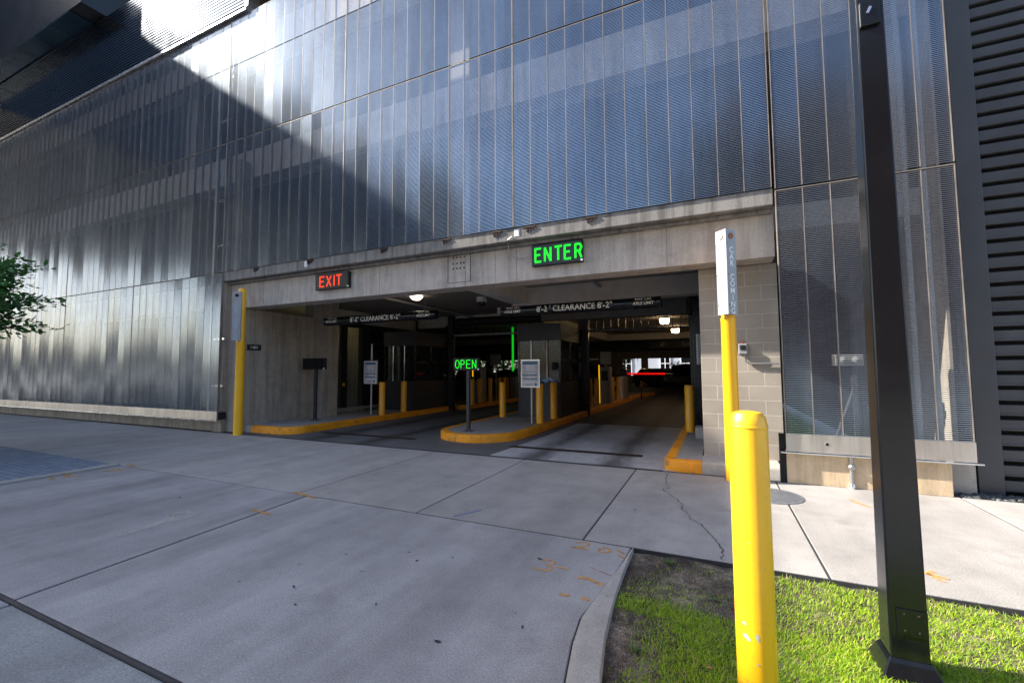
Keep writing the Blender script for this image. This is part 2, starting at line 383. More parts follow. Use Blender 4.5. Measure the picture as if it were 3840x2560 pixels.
# soil + flared kerb of the planting bed
inner=[(-.615,3.64),(-.61,3.2),(-.59,2.75),(-.56,2.4),(-.505,2.05),(-.43,1.75),(-.33,1.45),(-.2,1.2),(-.05,1.0)]
outer=[(-.625,3.64),(-.655,3.2),(-.705,2.75),(-.725,2.52),(-.70,2.27),(-.65,1.99),(-.57,1.6),(-.47,1.3),(-.33,1.0)]
k=MB(); hh=[.002,.004,.008,.018,.034,.048,.06,.06,.06]
vs=[];n=len(inner)
for i in range(n):
    (ax,ay),(bx,by)=outer[i],inner[i]; h=hh[i]; t=.35
    vs+=[(ax,ay,-.14),(ax,ay,h*.25),(ax+(bx-ax)*.12,ay+(by-ay)*.12,h*.75),(ax+(bx-ax)*t,ay+(by-ay)*t,h),(bx-.006,by,h+.001),(bx,by,h-.008),(bx,by,-.14)]
fs=[]
for i in range(n-1):
    for j in range(6): fs.append((i*7+j,i*7+j+1,(i+1)*7+j+1,(i+1)*7+j))
k.add(vs,fs); struct(k.obj('kerb',M['kerb'],None,0,True))
soil=MB(); NX,NY=90,60
vs=[];fs=[]
def soil_z(x,y): return -.028+.016*noise.noise(Vector((x*2.2,y*2.2,0)))+.010*noise.noise(Vector((x*9,y*9,3)))
for j in range(NY+1):
    y=.4+(3.64-.4)*j/NY
    # left edge follows the kerb
    xl=-.1
    for (xa,ya),(xb,yb) in zip(inner,inner[1:]):
        if yb<=y<=ya: xl=xb+(xa-xb)*(y-yb)/(ya-yb)
    if y<1.0: xl=-.05
    for i in range(NX+1):
        x=xl+(7.5-xl)*(i/NX)**1.5; vs.append((x,y,soil_z(x,y)))
for j in range(NY):
    for i in range(NX): a=j*(NX+1)+i; fs.append((a,a+1,a+NX+2,a+NX+1))
soil.add(vs,fs); struct(soil.obj('soil_bed',M['dirt'],None,0,True))
# grass: individual blades, thin on bare soil
def dens(x,y):
    d=.95
    m=noise.noise(Vector((x*1.7+5,y*1.7,1)))*.5+noise.noise(Vector((x*5,y*5,7)))*.3
    bare=0
    if x<.22:
        bare=max(bare,min(1,(y-2.75)*2.2))*1.0 if y>2.75 else 0
        bare=max(bare,min(1,(-.12-x)*2.8)) if y<2.75 else bare
        if y>2.95: bare=max(bare,.86)
    elif x<.6 and y>3.3: bare=.5
    d=d*(1-bare)+m*.9*(.7 if x<.4 else .35)
    if x<.3 and y<2.0: d=min(d,.45+m)
    if x>.4: d=max(d,.55+m*.8)
    return d
gr=MB(); rnd=random.Random(3); gv=[];gf=[]
cnt=0
while cnt<170000:
    u=rnd.random(); y=1.15+2.47*u; x=-.62+ (3.1 if y>2.6 else 2.4)*rnd.random()
    if rnd.random()<.3: x=rnd.uniform(-.62,1.2); y=rnd.uniform(1.5,2.9)
    xl=-.1
    for (xa,ya),(xb,yb) in zip(inner,inner[1:]):
        if yb<=y<=ya: xl=xb+(xa-xb)*(y-yb)/(ya-yb)
    cnt+=1
    if x<xl+.01 or rnd.random()>dens(x,y): continue
    z=soil_z(x,y)-.004; h=rnd.uniform(.009,.028)*(1.05 if x>.3 else .9); a=rnd.uniform(0,2*PI); w=rnd.uniform(.0012,.0024)
    l=rnd.uniform(.3,1.8)*h; dx,dy=math.cos(a),math.sin(a); px,py=-dy*w,dx*w
    n0=len(gv)
    gv+=[(x-px,y-py,z),(x+px,y+py,z),(x+dx*l*.4+px*.8,y+dy*l*.4+py*.8,z+h*.6),(x+dx*l*.4-px*.8,y+dy*l*.4-py*.8,z+h*.6),(x+dx*l,y+dy*l,z+h)]
    gf+=[(n0,n0+1,n0+2,n0+3),(n0+3,n0+2,n0+4)]
gr.v=gv; gr.f=gf; tag(gr.obj('grass',M['grass']),'short green lawn grass growing in the planting bed','grass',None,'stuff')
# broad-leaf weeds
def weed(x,y,s,n):
    mb=MB(); r=random.Random(int(x*1000))
    for i in range(n):
        a=r.uniform(0,2*PI); L=s*r.uniform(.5,1); c=Vector((math.cos(a),math.sin(a),r.uniform(.1,.5))); d=Vector((-c.y,c.x,0)).normalized()*s*.22
        b=c*L*.35; t=c*L; m=(b+t)/2
        mb.add([tuple(b),tuple(m+d),tuple(t),tuple(m-d)],[(0,1,2,3)])
    o=mb.obj('weed',M['weed']); o.location=(x,y,soil_z(x,y)+.006); return o
wl=[(-.30,2.05,.055,16,'broad leaved weed patch nearest the kerb in the shaded soil'),(-.17,2.08,.06,20,'largest flat weed patch in the shaded grass'),(-.12,2.2,.05,14,'small weed rosette between the kerb and the front bollard'),
    (-.42,2.38,.045,9,'lone seedling weed beside the curved kerb'),(-.34,3.5,.06,14,'weed tuft under the sidewalk edge near the kerb tip'),(-.05,3.1,.05,10,'tiny weed tuft on bare soil left of the front bollard')]
for (x,y,s_,n_,lb) in wl: tag(weed(x,y,s_,n_),lb,'weed','weeds in the planting bed')
# fallen leaves and debris
def leaf_obj(x,y,z,s,a,mat,lb,grp):
    mb=MB(); P=[(-1,0),(-.4,.42),(.3,.38),(1,0),(.3,-.36),(-.4,-.4)]
    mb.add([(p[0]*s,p[1]*s,.003+ (.25*s if i in(0,3) else 0)) for i,p in enumerate(P)],[(0,1,2,3,4,5)])
    o=mb.obj('fallen_leaf',mat); o.location=(x,y,z); o.rotation_euler=(R(8),R(5),a); tag(o,lb,'leaf',grp)
G='dark seed leaves on the driveway'
for i,(x,y,s) in enumerate([(-1.22,3.15,.020),(-2.05,2.75,.014),(-2.55,2.1,.016),(-2.3,2.45,.011),(-1.83,2.9,.01),(-1.35,2.0,.018),(-2.62,2.62,.011),(-2.35,1.95,.013),(-2.95,2.0,.012),(-1.9,2.15,.011),(-2.2,2.85,.012),(-1.0,2.3,.012),(-2.8,2.35,.011),(-1.6,5.2,.014),(-.75,4.6,.013),(-3.0,4.6,.012),(-5.5,3.0,.02),(-4.9,2.6,.016),(-3.6,5.3,.012),(.35,4.8,.016)]):
    leaf_obj(x,y,.002,s*1.25,i*1.3,M['dry2'],'small dark dried leaf lying on the pale driveway concrete',G)
for i,(x,y,s,lb) in enumerate([(-.06,2.35,.018,'curled brown leaf on the grass left of the front bollard'),(.02,2.12,.02,'rust brown leaf low in the grass by the front bollard'),(-.24,1.98,.016,'orange brown leaf among the weeds by the kerb'),(-.42,2.9,.014,'pale brown leaf on bare soil near the kerb'),(-.4,3.35,.018,'tan leaf under the sidewalk edge'),(.55,2.3,.016,'orange leaf on the sunny grass left of the lamp pole'),(.42,1.9,.018,'brown leaf in the sunny grass right of the front bollard'),(1.3,2.7,.016,'pale leaf on the sunny grass right of the lamp pole')]):
    leaf_obj(x,y,soil_z(x,y)+.035,s,i*2.1,M['dry'],lb,'dry leaves on the planting bed')
# crack in the sidewalk
pts=[(75,790),(95,900),(135,1010),(95,1055),(180,1110),(235,1180),(285,1235),(275,1290),(330,1350),(360,1420),(460,1470),(540,1555)]
CR=[(-.606,6.36),(-.60,6.0),(-.515,5.63),(-.575,5.50),(-.46,5.30),(-.385,5.12),(-.32,4.99),(-.33,4.84),(-.27,4.70),(-.235,4.54),(-.14,4.43),(-.075,4.27),(-.03,4.12),(.0,4.0),(.03,3.88),(.02,3.68)]
cr=MB(); rc=random.Random(5); P2=[]
for (a,b) in zip(CR,CR[1:]):
    for t in range(4):
        P2.append((a[0]+(b[0]-a[0])*t/4+rc.uniform(-.012,.012),a[1]+(b[1]-a[1])*t/4))
P2.append(CR[-1]); cv=[];cf=[]
for i,(x,y) in enumerate(P2):
    w=rc.uniform(.0015,.006); cv+=[(x-w,y,.0035),(x+w,y,.0035)]
for i in range(len(P2)-1): cf.append((2*i,2*i+1,2*i+3,2*i+2))
cr.add(cv,cf); struct(cr.obj('sidewalk_crack',M['joint']))
# survey paint
def strokes(name,label,cat,segs,w,mat,grp):
    mb=MB()
    for P in segs:
        vv=[];ff=[]
        for i,p in enumerate(P):
            a=P[max(0,i-1)]; b=P[min(len(P)-1,i+1)]; d=math.hypot(b[0]-a[0],b[1]-a[1]) or 1; nx,ny=-(b[1]-a[1])/d*w,(b[0]-a[0])/d*w
            vv+=[(p[0]-nx,p[1]-ny,.004),(p[0]+nx,p[1]+ny,.004)]
        for i in range(len(P)-1): ff.append((2*i,2*i+1,2*i+3,2*i+2))
        mb.add(vv,ff)
    return tag(mb.obj(name,mat),label,cat,grp)
GM='survey paint marks on the concrete'
strokes('paint_mark','orange spray painted number 20 with a dash by the driveway corner','paint mark',
 [[(-1.06,3.56),(-1.02,3.60),(-.96,3.59),(-.95,3.54),(-1.02,3.48),(-1.08,3.46),(-1.0,3.47),(-.93,3.46)],[( -.86,3.5),(-.82,3.56),(-.77,3.53),(-.79,3.47),(-.84,3.46),(-.86,3.5)],[(-.73,3.55),(-.66,3.5)],[(-.70,3.46),(-.645,3.42)]],.012,M['omark'],GM)
strokes('paint_mark','orange spray painted figure 3 with a short dash on the driveway','paint mark',
 [[(-1.2,3.14),(-1.13,3.17),(-1.09,3.12),(-1.15,3.08),(-1.09,3.06),(-1.10,3.0),(-1.18,2.98),(-1.22,3.0)],[(-1.06,3.08),(-.98,3.08)]],.012,M['omark'],GM)
strokes('paint_mark','thick orange paint dash on the kerb tip','paint mark',[[(-.88,2.98),(-.82,3.0),(-.76,2.97),(-.70,2.95)]],.018,M['omark'],GM)
strokes('paint_mark','faded orange dash lowest on the driveway corner','paint mark',[[(-.93,2.72),(-.86,2.73)],[(-.79,2.74),(-.73,2.72)]],.014,M['omark'],GM)
strokes('paint_mark','thin red paint line above the thick orange dash','paint mark',[[(-.85,3.17),(-.68,3.10)]],.008,M['rmark'],GM)
strokes('paint_mark','orange bar painted across the long driveway joint','paint mark',[[(-4.35,3.05),(-4.0,3.02)]],.02,M['omark'],GM)
strokes('paint_mark','orange bar painted at the meeting of driveway and sidewalk joints','paint mark',[[(-4.5,3.68),(-4.05,3.6)]],.022,M['omark'],GM)
strokes('paint_mark','orange arrow and scribble beside the paver edging','paint mark',[[(-8.5,3.1),(-8.15,3.0)],[(-8.25,3.1),(-8.0,2.95),(-7.85,3.05)],[(-8.1,2.85),(-7.95,2.8)]],.025,M['omark'],GM)
strokes('paint_mark','orange scribble at the paver corner','paint mark',[[(-8.05,3.45),(-7.85,3.5),(-7.75,3.4),(-7.95,3.35)],[(-8.2,3.72),(-7.9,3.7)]],.025,M['omark'],GM)
strokes('paint_mark','long pale scuff with a loop in the middle of the driveway','scuff',[[(-4.75,2.1),(-4.72,2.3),(-4.8,2.55),(-4.95,2.62),(-4.9,2.75),(-4.72,2.72),(-4.7,2.5)]],.045,M['wmark'],None)
strokes('paint_mark','yellow paint mark on the sunlit sidewalk at right','paint mark',[[(1.36,4.08),(1.30,4.02),(1.35,3.90)],[(1.3,4.02),(1.40,3.97)]],.018,M['omark'],GM)
strokes('paint_mark','short blue paint stroke on the sidewalk slab above the long joint','paint mark',[[(-2.33,3.70),(-2.26,3.84),(-2.17,3.98)]],.011,M['bmark'],GM)
strokes('paint_mark','small yellow arrow on the sidewalk under the standpipe','paint mark',[[(1.30,5.9),(1.36,5.75)],[(1.36,5.75),(1.42,5.65)]],.02,M['omark'],GM)
# manhole cover
mh=thing('manhole_cover','round grey iron manhole cover with a waffle pattern in the sunlit sidewalk','manhole cover',(.53,5.73,0))
MB().lathe([(0,0),(.335,0),(.335,.006),(.31,.009),(0,.009)][::1],40).obj('frame',M['iron'],mh)
mb=MB()
for i in range(-7,8):
    for j in range(-7,8):
        x,y=(i+.5*(j%2))*.04,j*.036
        if x*x+y*y<.29**2: mb.box(x-.013,x+.013,y-.011,y+.011,.009,.014)
mb.obj('lug_pattern',M['iron'],mh)
# steel edge, trench drains, lane floors
struct(box('floor_edge_steel',M['joint'],None,-8.6,-.68,6.478,6.53,-.1,.004))
fl=MB(); fl.prism([(-3.42,6.54),(-.1,6.54),(-.1,11.3),(-3.27,11.3),(-3.28,9)],-.14,0); struct(fl.obj('entry_lane',M['lane_in']))
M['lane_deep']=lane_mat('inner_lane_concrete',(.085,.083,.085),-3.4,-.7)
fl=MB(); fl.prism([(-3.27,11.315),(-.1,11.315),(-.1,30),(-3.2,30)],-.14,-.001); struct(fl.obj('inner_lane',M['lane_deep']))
fl=MB(); fl.prism([(-9.9,6.54),(-3.43,6.54),(-3.29,9),(-3.21,30),(-9.9,30)],-.14,-.001); struct(fl.obj('exit_lane',M['lane_out']))
struct(box('garage_floor',M['lane_out'],None,-45,12,30.01,60,-.14,-.002))
fl=MB(); fl.box(-45,-9.91,9.3,30,-.14,-.002); struct(fl.obj('side_floor',M['lane_out']))
for x0,x1,lb in ((-3.43,-1.08,'long rusty trench drain grate across the entry lane'),(-8.2,-5.62,'dark trench drain grate across the exit lane')):
    t=thing('trench_drain',lb,'drain',(0,0,0))
    MB().box(x0,x1,7.37,7.50,-.02,.003).obj('channel',M['slot'],t)
    mb=MB(); n=int((x1-x0)/.035)
    for i in range(n): mb.box(x0+i*.035,x0+i*.035+.018,7.378,7.492,.0035,.008)
    mb.box(x0,x1,7.362,7.377,.0035,.010); mb.box(x0,x1,7.493,7.508,.0035,.010); mb.obj('grate',M['rust'],t)
# ------------------------------------------------------------------ raised islands with painted kerbs
def offset(P,d,closed=False):
    out=[]
    for i,p in enumerate(P):
        a=P[i-1] if (closed or i>0) else p; b=P[(i+1)%len(P)] if (closed or i<len(P)-1) else p
        L=math.hypot(b[0]-a[0],b[1]-a[1]) or 1; out.append((p[0]-(b[1]-a[1])/L*d,p[1]+(b[0]-a[0])/L*d))
    return out
def kerb_strip(P,w,z0,z1):
    """P walked with the island on the left side"""
    mb=MB(); A=P; B=offset(P,.022); D=offset(P,w)
    v=[];f=[];n=len(P)
    rk=random.Random(len(P))
    for i in range(n):
        j=rk.uniform(-.003,.003)
        v+=[(A[i][0],A[i][1],z0),(A[i][0]+j,A[i][1]+j,z1-.03),(B[i][0]-(B[i][0]-A[i][0])*.55,B[i][1]-(B[i][1]-A[i][1])*.55,z1-.008),(B[i][0],B[i][1],z1),(D[i][0],D[i][1],z1),(D[i][0],D[i][1],z0)]
    for i in range(n-1):
        for k in range(5): f.append((i*6+k,(i+1)*6+k,(i+1)*6+k+1,i*6+k+1))
    f.append((0,1,2,3,4,5)); f.append(tuple((n-1)*6+5-k for k in range(6)))
    return mb.add(v,f)
def dense(P,s=.15):
    o=[]
    for a,b in zip(P,P[1:]):
        n=max(1,int(math.hypot(b[0]-a[0],b[1]-a[1])/s))
        o+=[(a[0]+(b[0]-a[0])*i/n,a[1]+(b[1]-a[1])*i/n) for i in range(n)]
    return o+[P[-1]]
ZI=.15
# left island
t=thing('traffic_island','raised left island with an orange kerb beside the concrete wall','kerb island')
out=dense([(-9.80,6.80),(-9.0,6.80)])+[( -8.8,6.82),(-8.63,6.90),(-8.53,7.03),(-8.5,7.2)]+dense([(-8.48,7.4),(-8.45,13.1)],.3)
kerb_strip(out,.17,-.02,ZI).obj('painted_kerb',M['kpaint'],t,0,True)
inn=offset(out,.171); MB().prism(inn+[(-10.12,13.1),(-10.12,6.97)],-.02,ZI-.002).obj('pavement',M['walk'],t)
kerb_strip(dense([(-10.3,6.78),(-9.81,6.80)]),.17,-.02,ZI).obj('bare_kerb',M['kerb'],t,0,True)
# back part of the left island behind the shutter column
t=thing('traffic_island','far left island behind the first booth with a dull orange kerb','kerb island')
out=[(-8.1,13.75),(-8.05,13.95)]+dense([(-8.05,14.2),(-8.0,21.5)],.5)+[(-8.1,22.0),(-8.4,22.3)]
kerb_strip([(-9.6,13.55),(-8.4,13.55),(-8.2,13.6)]+out,.17,-.02,ZI).obj('painted_kerb',M['kpaint'],t,0,True)
MB().prism([(-9.6,13.73),(-8.3,13.73),(-8.22,14.2),(-8.17,21.5),(-8.5,22.1),(-9.6,22.1)],-.02,ZI-.002).obj('pavement',M['wall'],t)
# centre island
t=thing('traffic_island','centre island with a rounded orange nose under the open sign','kerb island')
nose=[(-4.52+.93*math.cos(R(a)),8.42+.95*math.sin(R(a))) for a in range(180,361,9)]
out=dense([(-5.6,14.2),(-5.46,8.7)],.4)+nose+dense([(-3.58,8.7),(-3.5,13.5),(-3.38,19)],.4)+[(-3.4,22),(-2.9,25)]
kerb_strip(out,.17,-.02,ZI).obj('painted_kerb',M['kpaint'],t,0,True)
ins=offset(out,.171); MB().prism(ins+[(-5.4,25)],-.02,ZI-.002).obj('pavement',M['walk'],t)
# right island
t=thing('traffic_island','small right island with an orange corner kerb against the block wall','kerb island')
out=dense([(-.62,11.6),(-.66,7.1)],.3)+[(-.67,6.72),(-.64,6.60),(-.56,6.545)]+dense([(-.5,6.54),(-.17,6.54)])
kerb_strip(out,.15,-.02,ZI).obj('painted_kerb',M['kpaint'],t,0,True)
MB().prism([(-.50,11.6),(-.52,7.1),(-.52,6.695),(-.17,6.692),(-.17,11.6)],-.02,ZI-.002).obj('pavement',M['walk'],t)
kerb_strip(dense([(-.168,6.54),(.77,6.54)]),.52,-.02,ZI).obj('bare_kerb',M['kerb'],t,0,True)
# ================================================================== GARAGE
ga=thing('parking_garage','concrete parking garage wrapped in horizontal steel wire screens with a wide drive-in opening','parking garage',(0,0,0))
XS=[-33.2,-29.4,-25.6,-21.8,-18.0,-14.22,-10.42,-6.66,-2.90,.77]
def panel(x0,x1,z0,z1,skip=(),pitch=.0229,label=None):
    mb=MB(); g=.012; n=int((z1-z0)/pitch); r=random.Random(int(x0*77+z0*13))
    nb=6; # the wires are held in short runs: each run leans a hair differently
    W=(x1-x0-2*g)
    cols=[x0+g+W*i/12 for i in range(13)] if W>3 else [x0+g+W*i/6 for i in range(7)]
    tl=[(r.uniform(-.0022,.0022),r.uniform(-.0022,.0022),r.uniform(-.00045,.00035)) for _ in cols]
    for i in range(n):
        z=z0+i*pitch
        if any(abs(z-s)<.0115 for s in skip): continue
        b=i//40
        v=[]; f=[]
        for c in range(len(cols)-1):
            a0=FY+.0025+tl[c][0]; a1=FY+.0025+tl[c][1]; pt=tl[c][2]
            xa,xb=cols[c]+.0055,cols[c+1]-.0055
            q=len(v)
            v+=[(xa,a0,z),(xb,a1,z),(xb,a1+pt,z+.0100),(xa,a0+pt,z+.0100),(xa,FY+.0085,z+.0038),(xb,FY+.0085,z+.0038),(xb,FY+.0085,z+.0062),(xa,FY+.0085,z+.0062)]
            f+=[(q,q+1,q+2,q+3),(q+3,q+2,q+6,q+7),(q+1,q,q+4,q+5)]
        mb.add(v,f)
    p=mb.obj('screen_panel',M['screen'],ga)
    rb=MB()
    for c in cols[1:-1]: rb.box(c-.0052,c+.0052,FY+.001,FY+.055,z0,z1-.014)
    rb.obj('support_rods',M['rod'],p)
    fr=MB(); fr.box(x0+.002,x0+.012,FY-.003,FY+.05,z0,z1); fr.box(x1-.012,x1-.002,FY-.003,FY+.05,z0,z1); fr.box(x0+.013,x1-.013,FY-.001,FY+.05,z1-.012,z1-.001)
    fr.obj('edge_frame',M['rod'],p)
    return p
for i in range(6):
    panel(XS[i],XS[i+1],.49,3.72); 
    MB().box(XS[i]+.006,XS[i+1]-.006,FY-.004,FY+.04,.29,.488).obj('foot_plate',M['plate'],ga,.003)
for i in range(6):
    panel(XS[i],XS[i+1],3.745,6.87,()); panel(XS[i],XS[i+1],6.90,9.95,(8.75,))
for i in range(6,9):
    panel(XS[i],XS[i+1],3.75,6.87,()); panel(XS[i],XS[i+1],6.90,9.95,(8.75,))
for z0,z1,s in ((.615,3.70,()),(3.725,8.6,()),(8.62,11.9,())): panel(.80,2.545,z0,z1,s)
fp=MB(); fp.box(.80,2.55,FY-.006,FY+.02,.395,.612); fpo=fp.obj('foot_plate',M['plate'],ga,.002)
MB().box(.74,2.60,FY-.022,FY+.044,.372,.388).obj('drip_shelf',M['trim'],ga,.003)
MB().box(XS[0],-10.40,FY-.03,FY+.10,.268,.286).obj('drip_shelf',M['trim'],ga,.003)
hx=MB(); hx.m=Matrix.Translation((1.22,FY-.0065,.505))@Matrix.Rotation(PI/2,4,'X'); hx.lathe([(0,0),(.026,0),(.026,.004),(0,.004)],6); hx.obj('hexagon_emblem',M['greyp'],fpo)
hx=MB(); hx.m=Matrix.Translation((1.22,FY-.0108,.505))@Matrix.Rotation(PI/2,4,'X'); hx.lathe([(.012,0),(.018,0),(.018,.002),(.012,.002)],6); hx.obj('hexagon_ring',M['slot'],fpo)
# structure of the front
box('front_beam',M['beam'],ga,-10.44,.80,6.65,7.05,2.90,3.52)
# board joints and cracks on the beam
mb=MB()
for x in (-9.3,-8.9,-5.9,-5.05,-3.95,-3.35,-2.95,-1.86,-.55): mb.box(x-.004,x+.004,6.647,6.6505,2.905,3.50)
mb.obj('board_joint_lines',M['wall'],ga)
mb=MB()
for a in ((-4.32,-4.31,2.985,3.5),(-3.85,-3.84,2.985,3.5),(-4.32,-3.84,2.98,2.987)): mb.box(a[0],a[1],6.646,6.6506,a[2],a[3])
mb.obj('patch_outline',M['joint'],ga)
mb=MB(); rr=random.Random(9)
for r_,z in enumerate((3.44,3.33,3.24)):
    for c_ in range(4):
        x=-4.2+c_*.075+rr.uniform(-.008,.008); mb.box(x-.011,x+.011,6.641,6.6504,z-.016,z+.012)
mb.obj('anchor_stubs',M['rust'],ga)
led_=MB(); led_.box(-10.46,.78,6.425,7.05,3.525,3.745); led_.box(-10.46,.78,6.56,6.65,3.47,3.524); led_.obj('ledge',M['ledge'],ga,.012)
for x in (-9.25,-7.55,-5.6,-4.2,-3.2,-2.6,-1.6): 
    mb=MB()
    mb.box(x-.09,x+.09,6.40,6.424,3.70,3.73)
    for q in range(3): mb.box(x-.07+q*.05,x-.045+q*.05,6.405,6.4245,3.64+.01*q,3.70)
    mb.obj('screen_bracket',M['rust'],ga)
# left jamb + recessed wall + pilaster
lw=MB(); lw.box(-10.46,-9.98,6.62,7.30,0,2.895); lw.obj('jamb_wall',M['wall'],ga,.01)
lw=MB(); lw.box(-10.46,-10.06,7.301,8.75,0,2.90); lw.obj('side_wall',M['wall'],ga,.008)
lw=MB(); lw.box(-10.46,-9.70,8.751,9.27,0,3.34); lw.obj('pilaster',M['wall'],ga,.01)
box('wall_footing',M['kerb'],ga,-10.30,-9.95,6.985,7.32,ZI,.21,.006)
box('corner_post',M['wall'],ga,-10.80,-10.45,6.52,6.9,0,3.52,.01)
# ladder-like stiffener at the end of the left screens
mb=MB(); mb.box(-10.93,-10.86,6.47,6.54,.35,9.9); mb.box(-10.42,-10.38,6.47,6.52,3.75,9.9)
mb.obj('screen_post',M['galv'],ga)
mb=MB()
for z in (1.05,2.15,4.4,5.5,7.5,8.7): mb.box(-10.86,-10.36,6.475,6.50,z,z+.05)
mb.obj('screen_outrigger',M['trim'],ga)
box('concrete_post',M['wall'],ga,-10.34,-10.12,6.55,6.9,3.75,6.5,.01)
MB().box(-10.62,-10.40,6.42,6.60,.30,.47).obj('corner_bracket',M['blackm'],ga,.02)
# low walls
box('base_wall',M['wall'],ga,XS[0],-10.81,6.62,6.9,0,.36)
box('base_wall',M['base'],ga,.80,2.36,6.445,6.75,0,.362,.006)
box('base_wall',M['kerb'],ga,2.361,2.62,6.62,6.9,0,.40)
box('edge_post',M['slot'],ga,.735,.80,6.44,6.52,0,.60)
# block wall
bw=MB(); bw.box(-.15,.86,7.055,7.36,ZI-.001,2.895); bw.box(-.15,.1,7.361,9.4,ZI-.001,3.33); bw.obj('block_wall',M['cmu'],ga,.004)
# floors, roof and the dark inside
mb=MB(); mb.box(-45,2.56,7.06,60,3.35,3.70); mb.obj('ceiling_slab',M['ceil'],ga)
mb=MB(); mb.box(XS[0],2.56,6.85,7.3,6.15,6.85); mb.box(XS[0],-10.6,6.85,7.3,3.0,3.6); mb.box(XS[0],2.56,6.85,7.3,9.3,9.95); mb.obj('floor_edge_beam',M['beam'],ga)
mb=MB(); mb.box(-45,2.56,7.31,14,6.5,6.8); mb.box(-45,2.56,7.31,14,9.6,9.9); mb.obj('upper_floor_slab',M['ceil'],ga)
mb=MB(); mb.box(-45,2.56,14.01,14.3,3.71,12.2); mb.box(-45,2.56,6.5,14.0,12.0,12.2); mb.box(-45.3,-45.01,6.9,60,0,12.2); mb.box(2.57,2.60,6.9,60,.0,12.2); mb.obj('inner_wall',M['wall'],ga)
mb=MB(); mb.box(-45,-10.62,11.0,11.3,0,3.34); mb.obj('stair_wall',M['wall'],ga)
# columns behind the screens
for x in (-31,-25.2,-19.4,-13.6,-4.5,2.2):
    mb=MB(); mb.box(x-.25,x+.25,7.31,7.8,3.71,9.6); mb.obj('column',M['wall'],ga,.01)
for x in (-31,-25.2,-19.4,-13.6):
    mb=MB(); mb.box(x-.25,x+.25,7.31,7.8,0,3.34); mb.obj('column',M['wall'],ga,.01)
# ceiling beams
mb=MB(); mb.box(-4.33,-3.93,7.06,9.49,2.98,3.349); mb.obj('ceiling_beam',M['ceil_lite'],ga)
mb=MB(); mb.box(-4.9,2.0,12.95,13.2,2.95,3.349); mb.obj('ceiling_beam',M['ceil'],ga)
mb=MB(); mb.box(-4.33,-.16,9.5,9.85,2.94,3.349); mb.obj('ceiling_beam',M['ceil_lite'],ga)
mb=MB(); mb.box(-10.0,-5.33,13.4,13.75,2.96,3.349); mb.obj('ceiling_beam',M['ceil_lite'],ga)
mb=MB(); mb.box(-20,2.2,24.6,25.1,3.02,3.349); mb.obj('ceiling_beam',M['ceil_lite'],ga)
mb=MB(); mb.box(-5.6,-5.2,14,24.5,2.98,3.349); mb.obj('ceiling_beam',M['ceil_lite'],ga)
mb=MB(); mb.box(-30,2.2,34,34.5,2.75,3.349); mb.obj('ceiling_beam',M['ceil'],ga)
for x in (-30,-20.5,-9.6,-.2): MB().box(x-.3,x+.3,33.9,34.5,0,2.74).obj('column',M['wall'],ga)
MB().box(-6.45,-5.85,45.0,45.6,0,2.6).obj('column',M['wall'],ga)
mb=MB(); mb.box(-45,2.56,46,46.3,0,.75); mb.box(-45,2.56,46,46.3,2.47,3.349); mb.box(-18.6,-8.5,46.01,46.29,.76,2.46); mb.box(-2.0,2.56,46.02,46.28,.76,2.46); mb.box(-45,-29.5,46.02,46.28,.76,2.46); mb.box(-24.6,-23.6,46.02,46.28,.76,2.46); mb.obj('rear_wall',M['wall'],ga)
mb=MB(); mb.box(.2,.5,9.41,46,0,3.349); mb.obj('inner_side_wall',M['wall'],ga)
# upper storey: corrugated band, soffit, dark block
st=MB(); st.box(-70,-9.83,6.37,6.6,10.05,12.2); o=st.obj('corrugated_band',M['slot'],ga)
rb=MB(); z=10.10
while z<12.16: rb.box(-70,-9.84,6.335,6.369,z,z+.052); z+=.083
rb.obj('band_ribs',M['strip'],o)
MB().box(-70,-9.80,6.33,6.62,9.975,10.045).obj('bright_trim',M['trim'],ga,.006)
MB().box(-9.829,-9.72,6.33,6.62,10.046,12.2).obj('end_trim',M['trim'],ga,.006)
ub=MB(); ub.box(-70,-16.5,5.80,20,12.24,19); ub.obj('upper_block',M['upper'],ga)
sf=MB(); x=-70
while x<-17.6: sf.box(x,x+1.18,5.805,6.55,12.212,12.236); x+=1.2
sf.obj('soffit_tiles',M['soffit'],ga)
